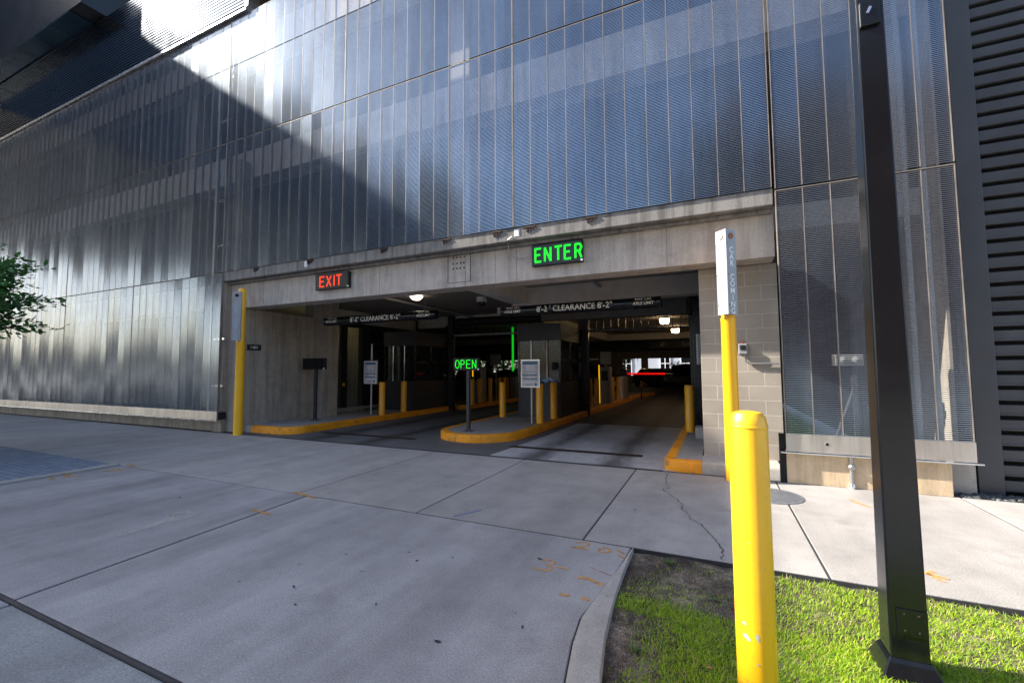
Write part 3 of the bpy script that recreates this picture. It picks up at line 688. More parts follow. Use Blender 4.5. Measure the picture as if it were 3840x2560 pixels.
# ------------------------------------------------------------------ neighbour building
nb=thing('metal_clad_building','charcoal metal clad building with horizontal louvre grooves at the right edge','building',(0,0,0))
box('corner_pier',M['darkclad'],nb,2.67,2.885,6.70,9,0,16,.006)
box('backing',M['slot'],nb,2.886,9,6.83,9,0,16)
mb=MB(); z=.05
while z<15.8: mb.box(2.886,9,6.735,6.829,z,z+.118); mb.box(2.886,9,6.722,6.7345,z+.004,z+.020); z+=.166
mb.obj('louvre_cladding',M['darkclad'],nb,.004)
box('shadow_gap',M['slot'],nb,2.605,2.669,6.95,9,0,16)
gv=MB(); rg=random.Random(4)
for i in range(420):
    x=rg.uniform(2.37,5.5); y=rg.uniform(6.475,6.70); s=rg.uniform(.02,.045); q=len(gv.v)
    P=[Vector(p) for p in ((1,0,0),(-1,0,0),(0,1,0),(0,-1,0),(0,0,.6),(0,0,-.6),(.6,.6,.3),(-.6,.6,.2),(.6,-.6,.3),(-.6,-.6,.25))]
    m=Matrix.Rotation(rg.uniform(0,6),3,'Z')@Matrix.Rotation(rg.uniform(-.5,.5),3,'X')
    bm=bmesh.new()
    for p in P: bm.verts.new(m@Vector((p.x*s*rg.uniform(.8,1.2),p.y*s*rg.uniform(.6,1.),p.z*s))+Vector((x,y,.0+rg.uniform(-.01,.015))))
    bmesh.ops.convex_hull(bm,input=bm.verts); bm.verts.ensure_lookup_table(); bm.verts.index_update()
    gv.add([tuple(v.co) for v in bm.verts],[tuple(v.index for v in f.verts) for f in bm.faces]); bm.free()
tag(gv.obj('gravel',M['stone']),'dark loose river stones at the foot of the charcoal building','gravel',None,'stuff')
# ================================================================== POSTS AND BOLLARDS
def bollard(name,label,x,y,z,r,h,mat,grp=None,dome=.03):
    t=thing(name,label,'bollard',(x,y,z),0,grp)
    prof=[(r,0),(r,h-dome*1.3),(r*.93,h-dome*.55),(r*.72,h-dome*.12),(r*.4,h),(0,h)]
    MB().lathe(prof,40).obj('sleeve',mat,t,0,True)
    return t
fb=bollard('bollard','large glossy yellow bollard in the grass, closest to the camera',.133,2.20,-.03,.0775,1.262,M['yellow'],None,.05)
mb=MB(); mb.lathe([(.0778,1.19),(.0788,1.192),(.0788,1.200),(.0778,1.202)],40); mb.obj('cap_seam',M['yellow'],fb,0,True)
rc2=random.Random(8)
def chip(a0,z0,sw,sh):
    n=11; P=[(a0+math.cos(2*PI*i/n)*sw*rc2.uniform(.55,1.1)/.0775,z0+math.sin(2*PI*i/n)*sh*rc2.uniform(.55,1.1)) for i in range(n)]
    q=.0782; m=MB(); m.add([(q*math.sin(a0),-q*math.cos(a0),z0)]+[(q*math.sin(a),-q*math.cos(a),z) for a,z in P],[(0,i+1,(i+1)%n+1) for i in range(n)])
    m.obj('paint_chip',M['chipc'],fb)
M['chipc']=simple('bare_primer',(.40,.43,.47),.6,0,.25,40)
for c_ in ((-.62,.385,.012,.008),(-.55,.335,.015,.010),(-.40,.325,.010,.007),(.02,.345,.009,.014),(.07,.33,.006,.006),(.0,.235,.006,.004),(.5,.62,.003,.003),(-.25,.72,.002,.004)): chip(*c_)
GB='yellow bollards around the toll booths'
b0=bollard('bollard','yellow bollard at the front corner of the left booth',-8.46,9.88,ZI,.088,.935,M['yellow2'],GB,.012)
b0.location.x=-8.62
def bcopy(label,x,y,s=1.):
    c=copy_tree(b0); c.location=(x,y,ZI); c['label']=label; c.scale=(s,s,s); return c
bcopy('yellow bollard beside the left booth, second from the front',-8.62,10.85)
bcopy('yellow bollard on the centre island left of the rate sign',-5.18,10.69)
bcopy('yellow bollard right of the rate sign on the centre island',-3.76,9.77)
bcopy('yellow bollard at the front corner of the centre booth',-3.78,10.84)
bcopy('yellow bollard on the right island by the dark door track',-.45,9.62)
bcopy('dim yellow bollard just past the dark column of the left booth',-7.98,13.9)
bcopy('dim yellow bollard behind the open sign pole',-8.45,17.6)
bcopy('dim yellow bollard left of the exit ticket machine',-8.05,14.63)
bcopy('dim yellow bollard right of the exit ticket machine',-8.21,15.79)
bcopy('dim yellow bollard directly behind the centre island bollard',-8.35,16.9)
bcopy('dim yellow bollard left of the green gate cabinet',-8.62,18.3)
bcopy('dim yellow bollard right of the green gate cabinet',-8.28,19.1)
bcopy('dim yellow bollard past the column of the centre booth',-3.76,14.44)
bcopy('dim yellow bollard before the entry ticket machine',-3.78,15.5)
bcopy('dim yellow bollard behind the entry ticket machine',-3.69,17.7)
bcopy('dim yellow bollard in front of the red gate cabinet',-3.60,18.5)
# car coming posts
def carpost(label,x,y,h,lens,lens2,tl,tr):
    t=thing('warning_post',label,'warning post',(x,y,0))
    MB().lathe([(.086,0),(.086,2.07),(.080,2.075),(.080,h),(.07,h+.012),(0,h+.014)],32).obj('post',M['yellow3'],t,0,True)
    MB().lathe([(.093,0),(.093,.0001),(.088,2.02),(.0905,2.025),(.0905,2.07),(.082,2.072)],32).obj('post_sleeve',M['yellow3'],t,0,True)
    z0,z1=2.10,3.19; A=(-.118,-.02); B=(0,-.14); C_=(.112,-.02)
    bx=MB().prism([A,B,C_,(.112,.0),(-.118,.0)],z0,z1).obj('sign_box',M['silver'],t,.002)
    bx.location=(0,-.082,0)
    for (p,q,ln,tm) in ((A,B,lens,tl),(B,C_,lens2,tr)):
        d=Vector((q[0]-p[0],q[1]-p[1],0)); L=d.length; d.normalize(); nrm=Vector((d.y,-d.x,0)); mid=Vector(((p[0]+q[0])/2,(p[1]+q[1])/2,0))
        ang=math.atan2(d.y,d.x)
        for i,ch in enumerate('CAR COMING'):
            if ch==' ': continue
            zz=z1-.27-i*.087
            pos=mid+nrm*.0035+Vector((0,0,zz)); text_obj('letter',ch,.105,tm,bx,pos,(PI/2,0,ang),1.,.002)
        m=MB(); m.m=Matrix.Translation(mid+nrm*.002+Vector((0,0,z1-.085)))@Matrix.Rotation(ang,4,'Z')@Matrix.Rotation(PI/2,4,'X'); m.lathe([(0,0),(.038,0),(.036,.008),(0,.010)],24); m.obj('beacon_lens',ln,bx,0,True)
        for q_ in range(3):
            m=MB(); m.m=Matrix.Translation(mid+nrm*.002-d*(L*.40)+Vector((0,0,z1-.19-q_*.39)))@Matrix.Rotation(ang,4,'Z')@Matrix.Rotation(PI/2,4,'X'); m.lathe([(0,0),(.007,0),(.006,.004),(0,.005)],10); m.obj('rivet',M['slot'],bx)
    return t
carpost('tall yellow post with a bright silver car coming box before the block wall',.205,6.30,3.12,M['lensw'],M['lens'],M['vinyl'],M['vinyl'])
carpost('tall yellow post with a tan lit car coming sign box by the left wall',-9.66,6.40,3.27,M['lens'],M['lensd'],M['ltext'],M['ltext'])
# black light pole
lp=thing('light_pole','thick square black light pole standing in the lawn at right','light pole',(.795,2.77,0))
w=.0745
w2=.041; MB().add([(-w,-w,.02),(w,-w,.02),(w,w,.02),(-w,w,.02),(-w2,-w2,6.2),(w2,-w2,6.2),(w2,w2,6.2),(-w2,w2,6.2)],[(0,3,2,1),(4,5,6,7),(0,1,5,4),(1,2,6,5),(2,3,7,6),(3,0,4,7)]).obj('shaft',M['polep'],lp,.008)
cv_=MB(); a,b=.122,.088
cv_.add([(-a,-a,-.03),(a,-a,-.03),(a,a,-.03),(-a,a,-.03),(-b,-b,.045),(b,-b,.045),(b,b,.045),(-b,b,.045),(-w-.002,-w-.002,.062),(w+.002,-w-.002,.062),(w+.002,w+.002,.062),(-w-.002,w+.002,.062)],
 [(0,1,5,4),(1,2,6,5),(2,3,7,6),(3,0,4,7),(4,5,9,8),(5,6,10,9),(6,7,11,10),(7,4,8,11)]); cv_.obj('base_cover',M['polep'],lp,.004)
hp=MB().box(-.045,.070,-w-.006,-w-.0005,.175,.292).obj('access_plate',M['black'],lp,.002)
for x in (-.015,.038):
    for z in (.195,.27): mb=MB(); mb.m=Matrix.Translation((x,-w-.0065,z))@Matrix.Rotation(PI/2,4,'X'); mb.lathe([(0,0),(.0045,0),(.0035,.003),(0,.003)],8); mb.obj('screw',M['rust'],hp)
ou=MB().box(-.047,.035,-w-.004,-w+.0195,3.165,3.295).obj('outlet_box',M['black'],lp,.003)
mb=MB(); mb.m=Matrix.Translation((-.012,-w-.0045,3.24))@Matrix.Rotation(R(25),4,'Y'); mb.box(-.006,.006,-.008,.0,-.018,.018); mb.obj('outlet_latch',M['chrome'],ou,.002)
# ================================================================== SIGNS
def led_sign(name,label,x0,x1,yf,z0,z1,txt,mat,lx,lz,lw,lh,adv,pitch,rows,ds=.62):
    t=thing(name,label,'sign',((x0+x1)/2,yf,z0)); cx=(x0+x1)/2
    MB().box(x0-cx,x1-cx,.012,.09,0,z1-z0).obj('housing',M['blackm'],t,.004)
    MB().box(x0-cx+.015,x1-cx-.015,.008,.0115,.015,z1-z0-.015).obj('face_panel',simple('sign_face_black',(.006,.010,.010),.35),t)
    led('letters',txt,lx-cx,lz-z0,lw,lh,adv,.005,pitch,rows,mat,t,ds)
    MB().box(x1-cx-.028,x1-cx+.006,.004,.020,.01,.04).obj('corner_tag',M['white'],t)
    return t
t=led_sign('enter_sign','green lit ENTER sign on the concrete beam over the right lane',-2.64,-1.79,6.555,3.10,3.45,'ENTER',M['green_led'],-2.575,3.165,.115,.215,[.165,.17,.165,.175],.0125,3,.66)
t=led_sign('exit_sign','red lit EXIT sign on the concrete beam over the left lane',-7.56,-6.64,6.555,3.10,3.435,'EXIT',M['red_led'],-7.42,3.165,.135,.205,[.19,.185,.09],.015,2,.8)
# cables of the two signs
def cable(label,pts,r=.007,mat=None,name='cable'):
    return tag(MB().tube(pts,r,8).obj(name,mat or M['galv'],None,0,True),label,'cable')
cable('grey cable looping from the junction box to the green enter sign',[(-2.93,6.41,3.60),(-3.0,6.41,3.55),(-3.06,6.56,3.47),(-3.05,6.58,3.36),(-2.95,6.6,3.28),(-2.8,6.6,3.265),(-2.64,6.6,3.29)])
cable('thin cable running from the junction box down to the red exit sign',[(-7.55,6.46,3.6),(-7.72,6.5,3.57),(-7.75,6.6,3.5),(-7.66,6.61,3.44),(-7.56,6.6,3.40)],.005)
for x,lb in ((-2.84,'small white junction box on the ledge above the enter sign'),(-7.68,'small white junction box on the ledge above the exit sign')):
    t=thing('junction_box',lb,'junction box',(x,6.42,3.60)); MB().box(-.05,.05,0,.05,-.01,.11).obj('box',M['white'],t,.004)
    MB().box(.035,.041,-.006,-.0005,.0,.1).obj('lid_seam',M['slot'],t)
    MB().tube([(.05,.02,.06),(.12,.03,.05),(.18,.05,.0),(.25,.10,-.03)],.012,8).obj('conduit',M['rust'],t,0,True)
# OPEN sign on pole and the unlit one
def pole_sign(label,x,y,x0,x1,z0,z1,lit):
    t=thing('lane_sign',label,'sign',(x,y,ZI))
    MB().box(-.035,.035,-.035,.035,0,z0-ZI).obj('pole',M['char'],t,.006)
    bp=MB().box(-.09,.09,-.09,.09,-.001,.012).obj('base_plate',M['char'],t,.003)
    mb=MB()
    for a in (-.07,.07):
        for b_ in (-.07,.07): mb.lathe([(0,.012),(.009,.012),(.009,.03),(0,.03)],6,(a,b_,0))
    mb.obj('anchor_bolts',M['galv'],bp)
    MB().box(x0-x,x1-x,-.055,.035,z0-ZI,z1-ZI).obj('housing',M['blackm'],t,.004)
    MB().box(x1-x-.025,x1-x+.012,-.062,-.0555,z0-ZI+.005,z0-ZI+.04).obj('corner_tag',M['white'],t)
    if lit: led('letters','OPEN',x0-x+.05,z0-ZI+.045,.10,.165,.138,-.058,.0135,1,M['green_led'],t,.85)
    else: MB().box(x0-x+.015,x1-x-.015,-.0575,-.0555,z0-ZI+.015,z1-ZI-.015).obj('face_panel',M['black'],t)
    return t
pole_sign('green lit OPEN sign on a square pole at the nose of the centre island',-4.66,7.98,-5.0,-4.39,1.41,1.665,True)
pole_sign('unlit black lane sign on a pole in front of the left concrete wall',-9.34,8.20,-9.77,-9.0,1.45,1.74,False)
# clearance bars
def clearance(label,x0,x1,y,zc,tb):
    r=.10; cx=(x0+x1)/2; t=thing('clearance_bar',label,'clearance bar',(cx,y,zc))
    L=(x1-x0)/2; mb=MB(); mb.m=Matrix.Rotation(PI/2,4,'Y'); mb.lathe([(0,-L),(r*.6,-L),(r,-L+.02),(r,L-.02),(r*.6,L),(0,L)],32)
    mb.obj('tube',M['black'],t,0,True)
    def curved(txt,size,mx,ang0,mat,name,bold=0,sx=1):
        me=text_mesh(txt,size,True,sx,bold); bm=bmesh.new(); bm.from_mesh(me)
        for q in range(-7,8):
            g=bm.verts[:]+bm.edges[:]+bm.faces[:]
            bmesh.ops.bisect_plane(bm,geom=g,plane_co=(0,q*size*.12,0),plane_no=(0,1,0))
        for v in bm.verts:
            a=ang0+v.co.y/r; v.co=Vector((v.co.x+mx,-(r+.002)*math.cos(a),(r+.002)*math.sin(a)))
        bm.to_mesh(me); bm.free(); me.materials.clear(); me.materials.append(mat)
        o=bpy.data.objects.new(name,me); COL.objects.link(o); o.parent=t
    curved(tb,.158,-.02,R(-4),M['textdim'],'clearance_lettering',.0018,.93)
    for mx in (-L+.30,L-.31):
        curved('4000 LBS.',.076,mx,R(38),M['textdim'],'axle_lettering',.001); curved('AXLE LIMIT',.076,mx,R(-10),M['textdim'],'axle_lettering',.001,.93)
    for mx in (-L+.28,L-.32): MB().tube([(mx,0,r-.002),(mx,0,3.35-zc)],.0035,6).obj('hanger_wire',M['galv'],t)
    return t
clearance("black clearance tube hanging over the entry lane, the nearer and longer of the two",-3.90,-.765,8.0,2.59,"8'-2 ' CLEARANCE 8'-2\"")
clearance("black clearance tube hanging over the exit lane under the round ceiling lamp",-8.55,-5.28,7.75,2.60,"8'-2\" CLEARANCE 8'-2\"")
# rate signs
def rate(label,x,y,zt,bx0,bx1,bz0,bz1):
    t=thing('rate_sign',label,'sign',(x,y,ZI)); MB().tube([(0,0,0),(0,0,zt-ZI)],.028,12).obj('post',M['galv'],t,0,True)
    a,b,c,d=bx0-x,bx1-x,bz0-ZI,bz1-ZI; W=b-a; H_=d-c
    bd=MB().box(a,b,-.065,-.035,c,d).obj('board_frame',M['chrome'],t,.003)
    MB().box(a+.018,b-.018,-.068,-.0655,c+.018,d-.018).obj('sign_face',M['paper'],bd)
    def bar(z,h,m,x0=.1,x1=.9,nm='band'): MB().box(a+W*x0,a+W*x1,-.0705,-.0685,c+H_*z,c+H_*(z+h)).obj(nm,m,bd)
    bar(.875,.045,M['blue']); bar(.825,.045,M['teal']); bar(.43,.038,M['teal']); bar(.28,.038,M['teal'])
    mb=MB()
    for z,xa,xb in ((.77,.1,.28),(.73,.1,.27),(.69,.1,.28),(.645,.1,.31),(.60,.1,.34),(.555,.1,.7),(.50,.1,.3),(.39,.1,.37),(.345,.1,.34),(.235,.1,.24),(.12,.1,.68),(.095,.3,.6)):
        mb.box(a+W*xa,a+W*xb,-.0702,-.0685,c+H_*z,c+H_*(z+.014))
        if z>.2: mb.box(a+W*.78,a+W*.9,-.0702,-.0685,c+H_*z,c+H_*(z+.014))
    mb.obj('small_print',M['ink'],bd)
    mb=MB(); mb.m=Matrix.Translation((a+W*.8,-.069,c+H_*.12))@Matrix.Rotation(PI/2,4,'X'); mb.lathe([(0,0),(W*.07,0),(W*.07,.001),(0,.001)],16); mb.obj('round_logo',M['teal'],bd)
    return t
rate('white rate board with blue bands on the centre island in front of the booth',-3.94,9.72,2.11,-4.19,-3.71,.99,1.655)
rate('white rate board with blue bands on the left island before the glass doors',-8.99,9.85,2.18,-9.23,-8.73,1.02,1.70)
# dark notices on thin stands inside
for (x,y,z0,z1,w_,lb) in ((-8.35,16.6,1.62,2.07,.5,'dim notice board on a thin stand behind the exit lane machine'),(-3.86,17.4,1.62,2.10,.42,'dim notice board on a thin stand beside the entry ticket machine')):
    t=thing('notice_stand',lb,'notice board',(x,y,ZI)); MB().tube([(0,0,0),(0,0,z1-ZI-.05)],.02,8).obj('post',M['galv'],t)
    MB().box(-w_/2,w_/2,-.04,-.02,z0-ZI,z1-ZI).obj('board',M['greyp'],t,.004)
# number plate
t=thing('number_plate','small black wall plate reading 1-B01 on the left concrete jamb','plate',(-9.98,6.94,1.98))
MB().box(.0005,.006,-.18,.18,-.072,.072).obj('plate',M['blackm'],t,.002); text_obj('lettering','1-B01',.085,M['text'],t,(.0075,0,0),(PI/2,0,PI/2),1,.001)
# hanging arrow sign far inside
t=thing('arrow_sign','dim hanging sign with a left arrow deep inside the garage','sign',(-1.9,25.5,2.55))
MB().box(-1.3,1.3,0,.05,0,.42).obj('board',M['blackm'],t); text_obj('lettering','Exit',.3,M['greyp'],t,(.65,-.004,.21))
mb=MB(); mb.add([(-.75,-.004,.21),(-.5,-.004,.36),(-.5,-.004,.29),(-.62,-.004,.21),(-.5,-.004,.13),(-.5,-.004,.06)],[(0,1,2,3),(0,3,4,5)]); mb.box(-.62,-.3,-.006,-.003,.195,.225); mb.obj('arrow',M['rod'],t)
# horn + conduit on block wall
t=thing('warning_horn','grey wall box with a red beacon and a speaker grille on the block wall','alarm box',(.40,7.053,1.62))
MB().box(-.055,.055,-.07,0,0,.15).obj('box',M['greyp'],t,.008)
MB().box(-.035,.035,-.078,-.0705,.06,.125).obj('grille',M['slot'],t,.004)
m=MB(); m.lathe([(.022,.15),(.022,.165),(.012,.178),(0,.18)],16,(0,-.035,0)); m.obj('beacon',M['red'],t,0,True)
MB().tube([(.02,-.03,0),(.02,-.03,-.06),(.03,-.03,-.1),(.06,-.03,-.125),(.11,-.03,-.132),(.44,-.03,-.135)],.013,10).obj('conduit',M['galv'],t,0,True)
# standpipe on the right base wall
t=thing('standpipe','small grey standpipe valve on the stained base wall under the right screen','pipe valve',(1.452,6.43,0))
MB().tube([(0,0,0),(0,0,.36)],.022,12).obj('pipe',M['galv'],t,0,True)
m=MB(); m.m=Matrix.Translation((0,-.02,.25))@Matrix.Rotation(PI/2,4,'X'); m.lathe([(0,0),(.04,0),(.04,.03),(.025,.05),(0,.05)],10); m.obj('valve_body',M['galv'],t,0,True)
m=MB(); m.lathe([(.03,.0),(.034,.03),(.026,.06),(.022,.06)],12,(0,0,0)); m.obj('collar',M['trim'],t,0,True)
# meter and struts seen through the right screen
t=thing('utility_meter','pale meter box on a braced stand seen through the right wire screen','meter',(1.60,6.98,.4))
MB().box(-.15,.15,-.08,.1,1.04,1.20).obj('meter_box',M['galv'],t,.01)
for s in (-.07,.07):
    m=MB(); m.m=Matrix.Translation((s,-.085,1.12))@Matrix.Rotation(PI/2,4,'X'); m.lathe([(0,0),(.042,0),(.042,.03),(0,.04)],18); m.obj('dial',M['greyp'],t,0,True)
MB().box(.03,.08,-.04,.04,-.3,1.035).obj('stand',M['char'],t); MB().tube([(-.2,0,.0),(.05,0,.75)],.02,8).obj('brace',M['char'],t); MB().tube([(.4,0,.0),(.08,0,.75)],.02,8).obj('brace',M['char'],t)
for x,c_ in ((2.18,'pale vertical service pipe behind the right screen, the left one'),(2.36,'pale vertical service pipe behind the right screen, the right one')):
    tag(MB().tube([(x,6.66,.4),(x,6.66,11.9)],.028,12).obj('service_pipe',M['greyp'],None,0,True),c_,'pipe','service pipes behind the right screen')
# ================================================================== BOOTHS, DOORS, GATES
def booth(label,xr,yf,w_,dp,zt):
    """xr right face x, yf front face y"""
    t=thing('toll_booth',label,'toll booth',(xr-w_/2,yf+dp/2,ZI)); cx,cy=xr-w_/2,yf+dp/2
    X0,X1,Y0,Y1=-w_/2,w_/2,-dp/2,dp/2
    z1=1.0-ZI+.07; z2=2.2-ZI; z3=zt-ZI
    MB().box(X0,X1,Y0,Y1,0,z1).obj('lower_wall',M['char'],t,.008)
    MB().box(X0-.02,X1+.02,Y0-.02,Y1+.02,z2,z3).obj('fascia',M['char'],t,.008)
    fr=MB()
    for x in (X0,X1-.05):
        for y in (Y0,Y1-.05): fr.box(x,x+.05,y,y+.05,z1,z2)
    for f_ in (.33,.66): fr.box(X0+w_*f_,X0+w_*f_+.03,Y0,Y0+.03,z1,z2)
    fr.box(X1-.04,X1,-.1,-.04,z1,z2); fr.box(X1-.04,X1,Y0+.05,Y1-.05,(z1+z2)/2,(z1+z2)/2+.06)
    fr.obj('window_frame',M['black'],t)
    MB().box(X0+.02,X1-.02,Y0+.012,Y0+.02,z1,z2).obj('window_glass',M['glass'],t)
    MB().box(X1-.02,X1-.012,Y0+.05,Y1-.05,z1,z2).obj('window_glass',M['glass'],t)
    MB().tube([(X0+w_*.33,Y0-.04,z1),(X0+w_*.33,Y0-.04,z2)],.012,8).obj('guard_rail',M['chrome'],t)
    MB().tube([(X0+w_*.70,Y0-.04,z1),(X0+w_*.70,Y0-.04,z2)],.012,8).obj('guard_rail',M['chrome'],t)
    MB().box(X1-.012,X1+.012,Y0+.1,Y1-.1,z1*.42,z1*.42+.012).obj('trim_groove',M['slot'],t)
    MB().box(X0+.1,X1-.2,Y1-.35,Y1-.1,z1,z1+.9).obj('cabinet',M['blackm'],t)
    return t
booth('charcoal toll booth with tall dark windows on the left island',-8.55,11.28,1.22,1.95,2.665)
booth('charcoal toll booth on the centre island behind the rate board',-3.66,11.09,1.24,2.0,2.655)
# crumpled blue plastic on the centre booth counter
pb=MB(); NXX=22
vv=[];ff=[]
for j in range(6):
    for i in range(NXX+1):
        x=-4.62+i/NXX*.93; y=11.03+j*.012; z=1.12+ (j/5.)*.085*(1+.5*math.sin(i*.55))+.018*math.sin(i*1.3+j)
        vv.append((x,y-.02*math.sin(i*.9+j*1.1),z-.04))
for j in range(5):
    for i in range(NXX): a=j*(NXX+1)+i; ff.append((a,a+1,a+NXX+2,a+NXX+1))
pb.add(vv,ff); tag(pb.obj('plastic_sheet',simple('pale_blue_plastic',(.22,.38,.6),.25),None,0,True),'crumpled pale blue plastic sheet along the centre booth counter','plastic sheet')
# steel columns of the roller gates
for x,lb in ((-8.47,'dark steel gate column beside the left booth'),(-3.60,'dark steel gate column beside the centre booth')):
    t=thing('gate_column',lb,'column',(x,13.3,0)); MB().box(-.11,.11,-.09,.09,0,3.34).obj('shaft',M['char'],t,.006); MB().box(-.16,-.125,-.13,-.05,0,3.0).obj('guide_rail',M['black'],t); MB().box(.125,.16,-.13,-.05,0,3.0).obj('guide_rail',M['black'],t)
# roller grilles
def grille(label,x0,x1,y,z0,z1,mat):
    t=thing('roller_gate',label,'roller gate',((x0+x1)/2,y,z0)); c=(x0+x1)/2
    MB().box(x0-c,x1-c,-.06,.06,-.06,.0).obj('bottom_bar',mat,t,.004)
    mb=MB(); z=.03
    while z<z1-z0: mb.box(x0-c,x1-c,-.006,.006,z,z+.012); z+=.045
    x=x0-c
    while x<x1-c: mb.box(x,x+.014,-.009,.009,0,z1-z0); x+=.22
    mb.obj('grille',M['black'],t)
    m=MB(); m.m=Matrix.Translation((0,.15,z1-z0+.16))@Matrix.Rotation(PI/2,4,'Y'); m.lathe([(.15,-(x1-x0)/2),(.15,(x1-x0)/2)],20); m.obj('roll_drum',M['blackm'],t,0,True)
    return t
grille('raised roller grille over the entry lane with a black bottom bar',-3.43,-.50,13.25,2.62,2.95,M['black'])
grille('raised roller gate over the exit lane with a pale bottom bar',-8.3,-5.0,13.25,2.66,2.95,M['greyp'])
# right door track
t=thing('gate_track','black gate track and motor housing against the block wall','gate track',(-.22,10.2,0))
MB().box(-.14,0,0,.25,ZI,3.0).obj('track',M['black'],t,.006); MB().box(-.22,-.13,.3,.38,.15,3.2).obj('track',M['black'],t,.006)
m=MB(); m.lathe([(0,0),(.07,0),(.07,.35),(0,.35)],14,(-.2,.2,2.62)); m.obj('motor',M['blackm'],t,0,True)
t=thing('fluorescent_panel','grey wall panel box mounted beside the gate track','panel',(-.20,9.62,1.5)); MB().box(-.06,.05,0,.3,0,.62).obj('box',M['greyp'],t,.006); MB().box(-.085,-.061,.02,.06,0,.62).obj('edge_strip',M['white'],t)
t=thing('step_block','small grey concrete block at the foot of the block wall end','block',(-.24,8.7,ZI)); MB().box(-.08,.08,0,.35,0,.20).obj('block',M['kerb'],t,.01)
# glass storefront on the left
t=thing('glass_storefront','dark framed glass doors and windows along the left island','storefront',(-10.6,0,ZI))
MB().box(-.06,.02,9.28,14.0,0,.10).obj('sill',M['kerb'],t); MB().box(-.03,.03,9.28,14.0,2.66,2.80).obj('head_frame',M['blackm'],t)
MB().box(-.03,.03,9.28,14.0,2.81,3.19).obj('upper_panel',M['ceil_lite'],t)
for y in (9.30,10.33,11.33,12.2,13.1,13.95):
    MB().box(-.05,.05,y-.13,y+.13,.10,2.655).obj('mullion',M['blackm'],t)
MB().box(-.008,.008,9.4,13.9,.10,2.655).obj('glazing',M['glass'],t)
MB().box(.052,.065,10.28,10.36,.78,.88).obj('lock_plate',M['yellow2'],t)
# stair behind the glass
t=thing('staircase','lit staircase rising behind the dark glass doors','stairs',(-11.6,9.6,0))
mb=MB()
for i in range(14): mb.box(-.7,.5,i*.28,i*.28+.3,.2*i,.2*i+.04)
mb.add([(.5,0,-.1),(.5,3.9,2.7),(.5,3.9,2.95),(.5,0,.15)],[(0,1,2,3)]); mb.obj('flight',M['ceil_lite'],t)
MB().tube([(.5,-.1,.95),(.5,3.2,3.1)],.022,8).obj('handrail',M['galv'],t)
# ticket machines and gate cabinets
def machine(label,x,y,strip):
    t=thing('ticket_machine',label,'ticket machine',(x,y,ZI)); MB().box(-.19,.19,-.2,.2,0,1.35).obj('cabinet',M['greyp'],t,.012); MB().box(-.12,.12,-.206,-.2005,.85,1.2).obj('front_panel',M['blackm'],t,.004)
    if not strip: MB().box(-.225,-.192,-.21,-.17,1.0,1.28).obj('light_strip',M['yellow_led'],t)
    if strip: MB().box(-.225,-.192,-.21,-.17,.02,1.42).obj('light_strip',M['yellow_led'],t)
    return t
machine('ticket machine with a tall yellow light strip on the centre island',-3.62,16.3,True)
machine('ticket machine with a yellow light strip behind the open sign',-8.42,15.3,False)
def cabinet(label,x,y):
    t=thing('barrier_gate',label,'barrier gate',(x,y,ZI)); MB().box(-.17,.17,-.17,.17,0,.95).obj('cabinet',M['galv'],t,.01)
    m=MB(); m.m=Matrix.Translation((0,0,1.06))@Matrix.Rotation(PI/2,4,'X'); m.lathe([(0,-.16),(.2,-.16),(.22,-.12),(.22,.12),(.2,.16),(0,.16)],24); m.obj('hub',M['blackm'],t,0,True)
    return t
t=cabinet('barrier gate in the exit lane with its green lit arm raised upright',-8.30,18.4); MB().box(-.045,.045,-.2,-.165,1.2,3.25).obj('arm',M['green_arm'],t,.004)
t=cabinet('barrier gate in the entry lane with its red lit arm lowered',-3.50,19.2); MB().box(.2,1.72,-.2,-.165,1.03,1.10).obj('arm',M['red_arm'],t,.004); MB().box(1.72,2.02,-.2,-.165,1.035,1.095).obj('arm_tip',M['greyp'],t,.004)
t=thing('flexible_marker','thin striped flexible marker post behind the red gate arm','marker post',(-3.1,21.5,0)); MB().tube([(0,0,0),(0,0,.9)],.03,8).obj('post',M['rust'],t); MB().tube([(0,0,.6),(0,0,.68)],.033,8).obj('stripe',M['kpaint'],t); MB().tube([(0,0,.75),(0,0,.83)],.033,8).obj('stripe',M['kpaint'],t)
# camera dome + smaller camera + lamps
t=thing('security_camera','white dome camera on the ceiling right of the round lamp','security camera',(-5.55,10.2,3.35)); MB().lathe([(.14,0),(.14,-.11),(.10,-.13),(0,-.13)],24).obj('housing',M['white'],t,0,True); MB().lathe([(.095,-.13),(.09,-.18),(.055,-.225),(0,-.235)],24).obj('dome',M['black'],t,0,True)
t=thing('ceiling_sensor','small pale sensor under the ceiling left of the long clearance tube','sensor',(-6.0,12.2,3.35)); MB().box(-.06,.06,-.06,.06,-.2,0).obj('housing',M['white'],t,.01)
def lamp(label,x,y,z,r,mat,flat=True,box_=False):
    t=thing('ceiling_lamp',label,'lamp',(x,y,z),0,'ceiling lamps in the garage')
    if box_: MB().lathe([(0,-.22),(r*.8,-.20),(r,-.12),(r,-.02),(0,-.02)],16).obj('diffuser',mat,t,0,True)
    else: MB().lathe([(0,-.11),(r*.6,-.10),(r,-.03),(r,0),(0,0)],20).obj('diffuser',mat,t,0,True)
    MB().lathe([(0,.0),(r*1.1,.0),(r*1.1,.02),(0,.02)],20).obj('base_ring',M['galv'],t)
    return t
lamp('round lit ceiling lamp just behind the beam above the left clearance tube',-6.95,9.22,3.345,.16,M['lamp2'])
lamp('lit ceiling lamp framed by the raised roller grille',-1.58,17.2,3.30,.17,M['lamp'],box_=True)
lamp('lit ceiling lamp against the pale beam below the roller grille',-1.5,21.3,3.27,.17,M['lamp'],box_=True)
lamp('tiny far lamp over the parked sedan in the garage',-5.7,40.5,3.1,.16,M['lamp'])
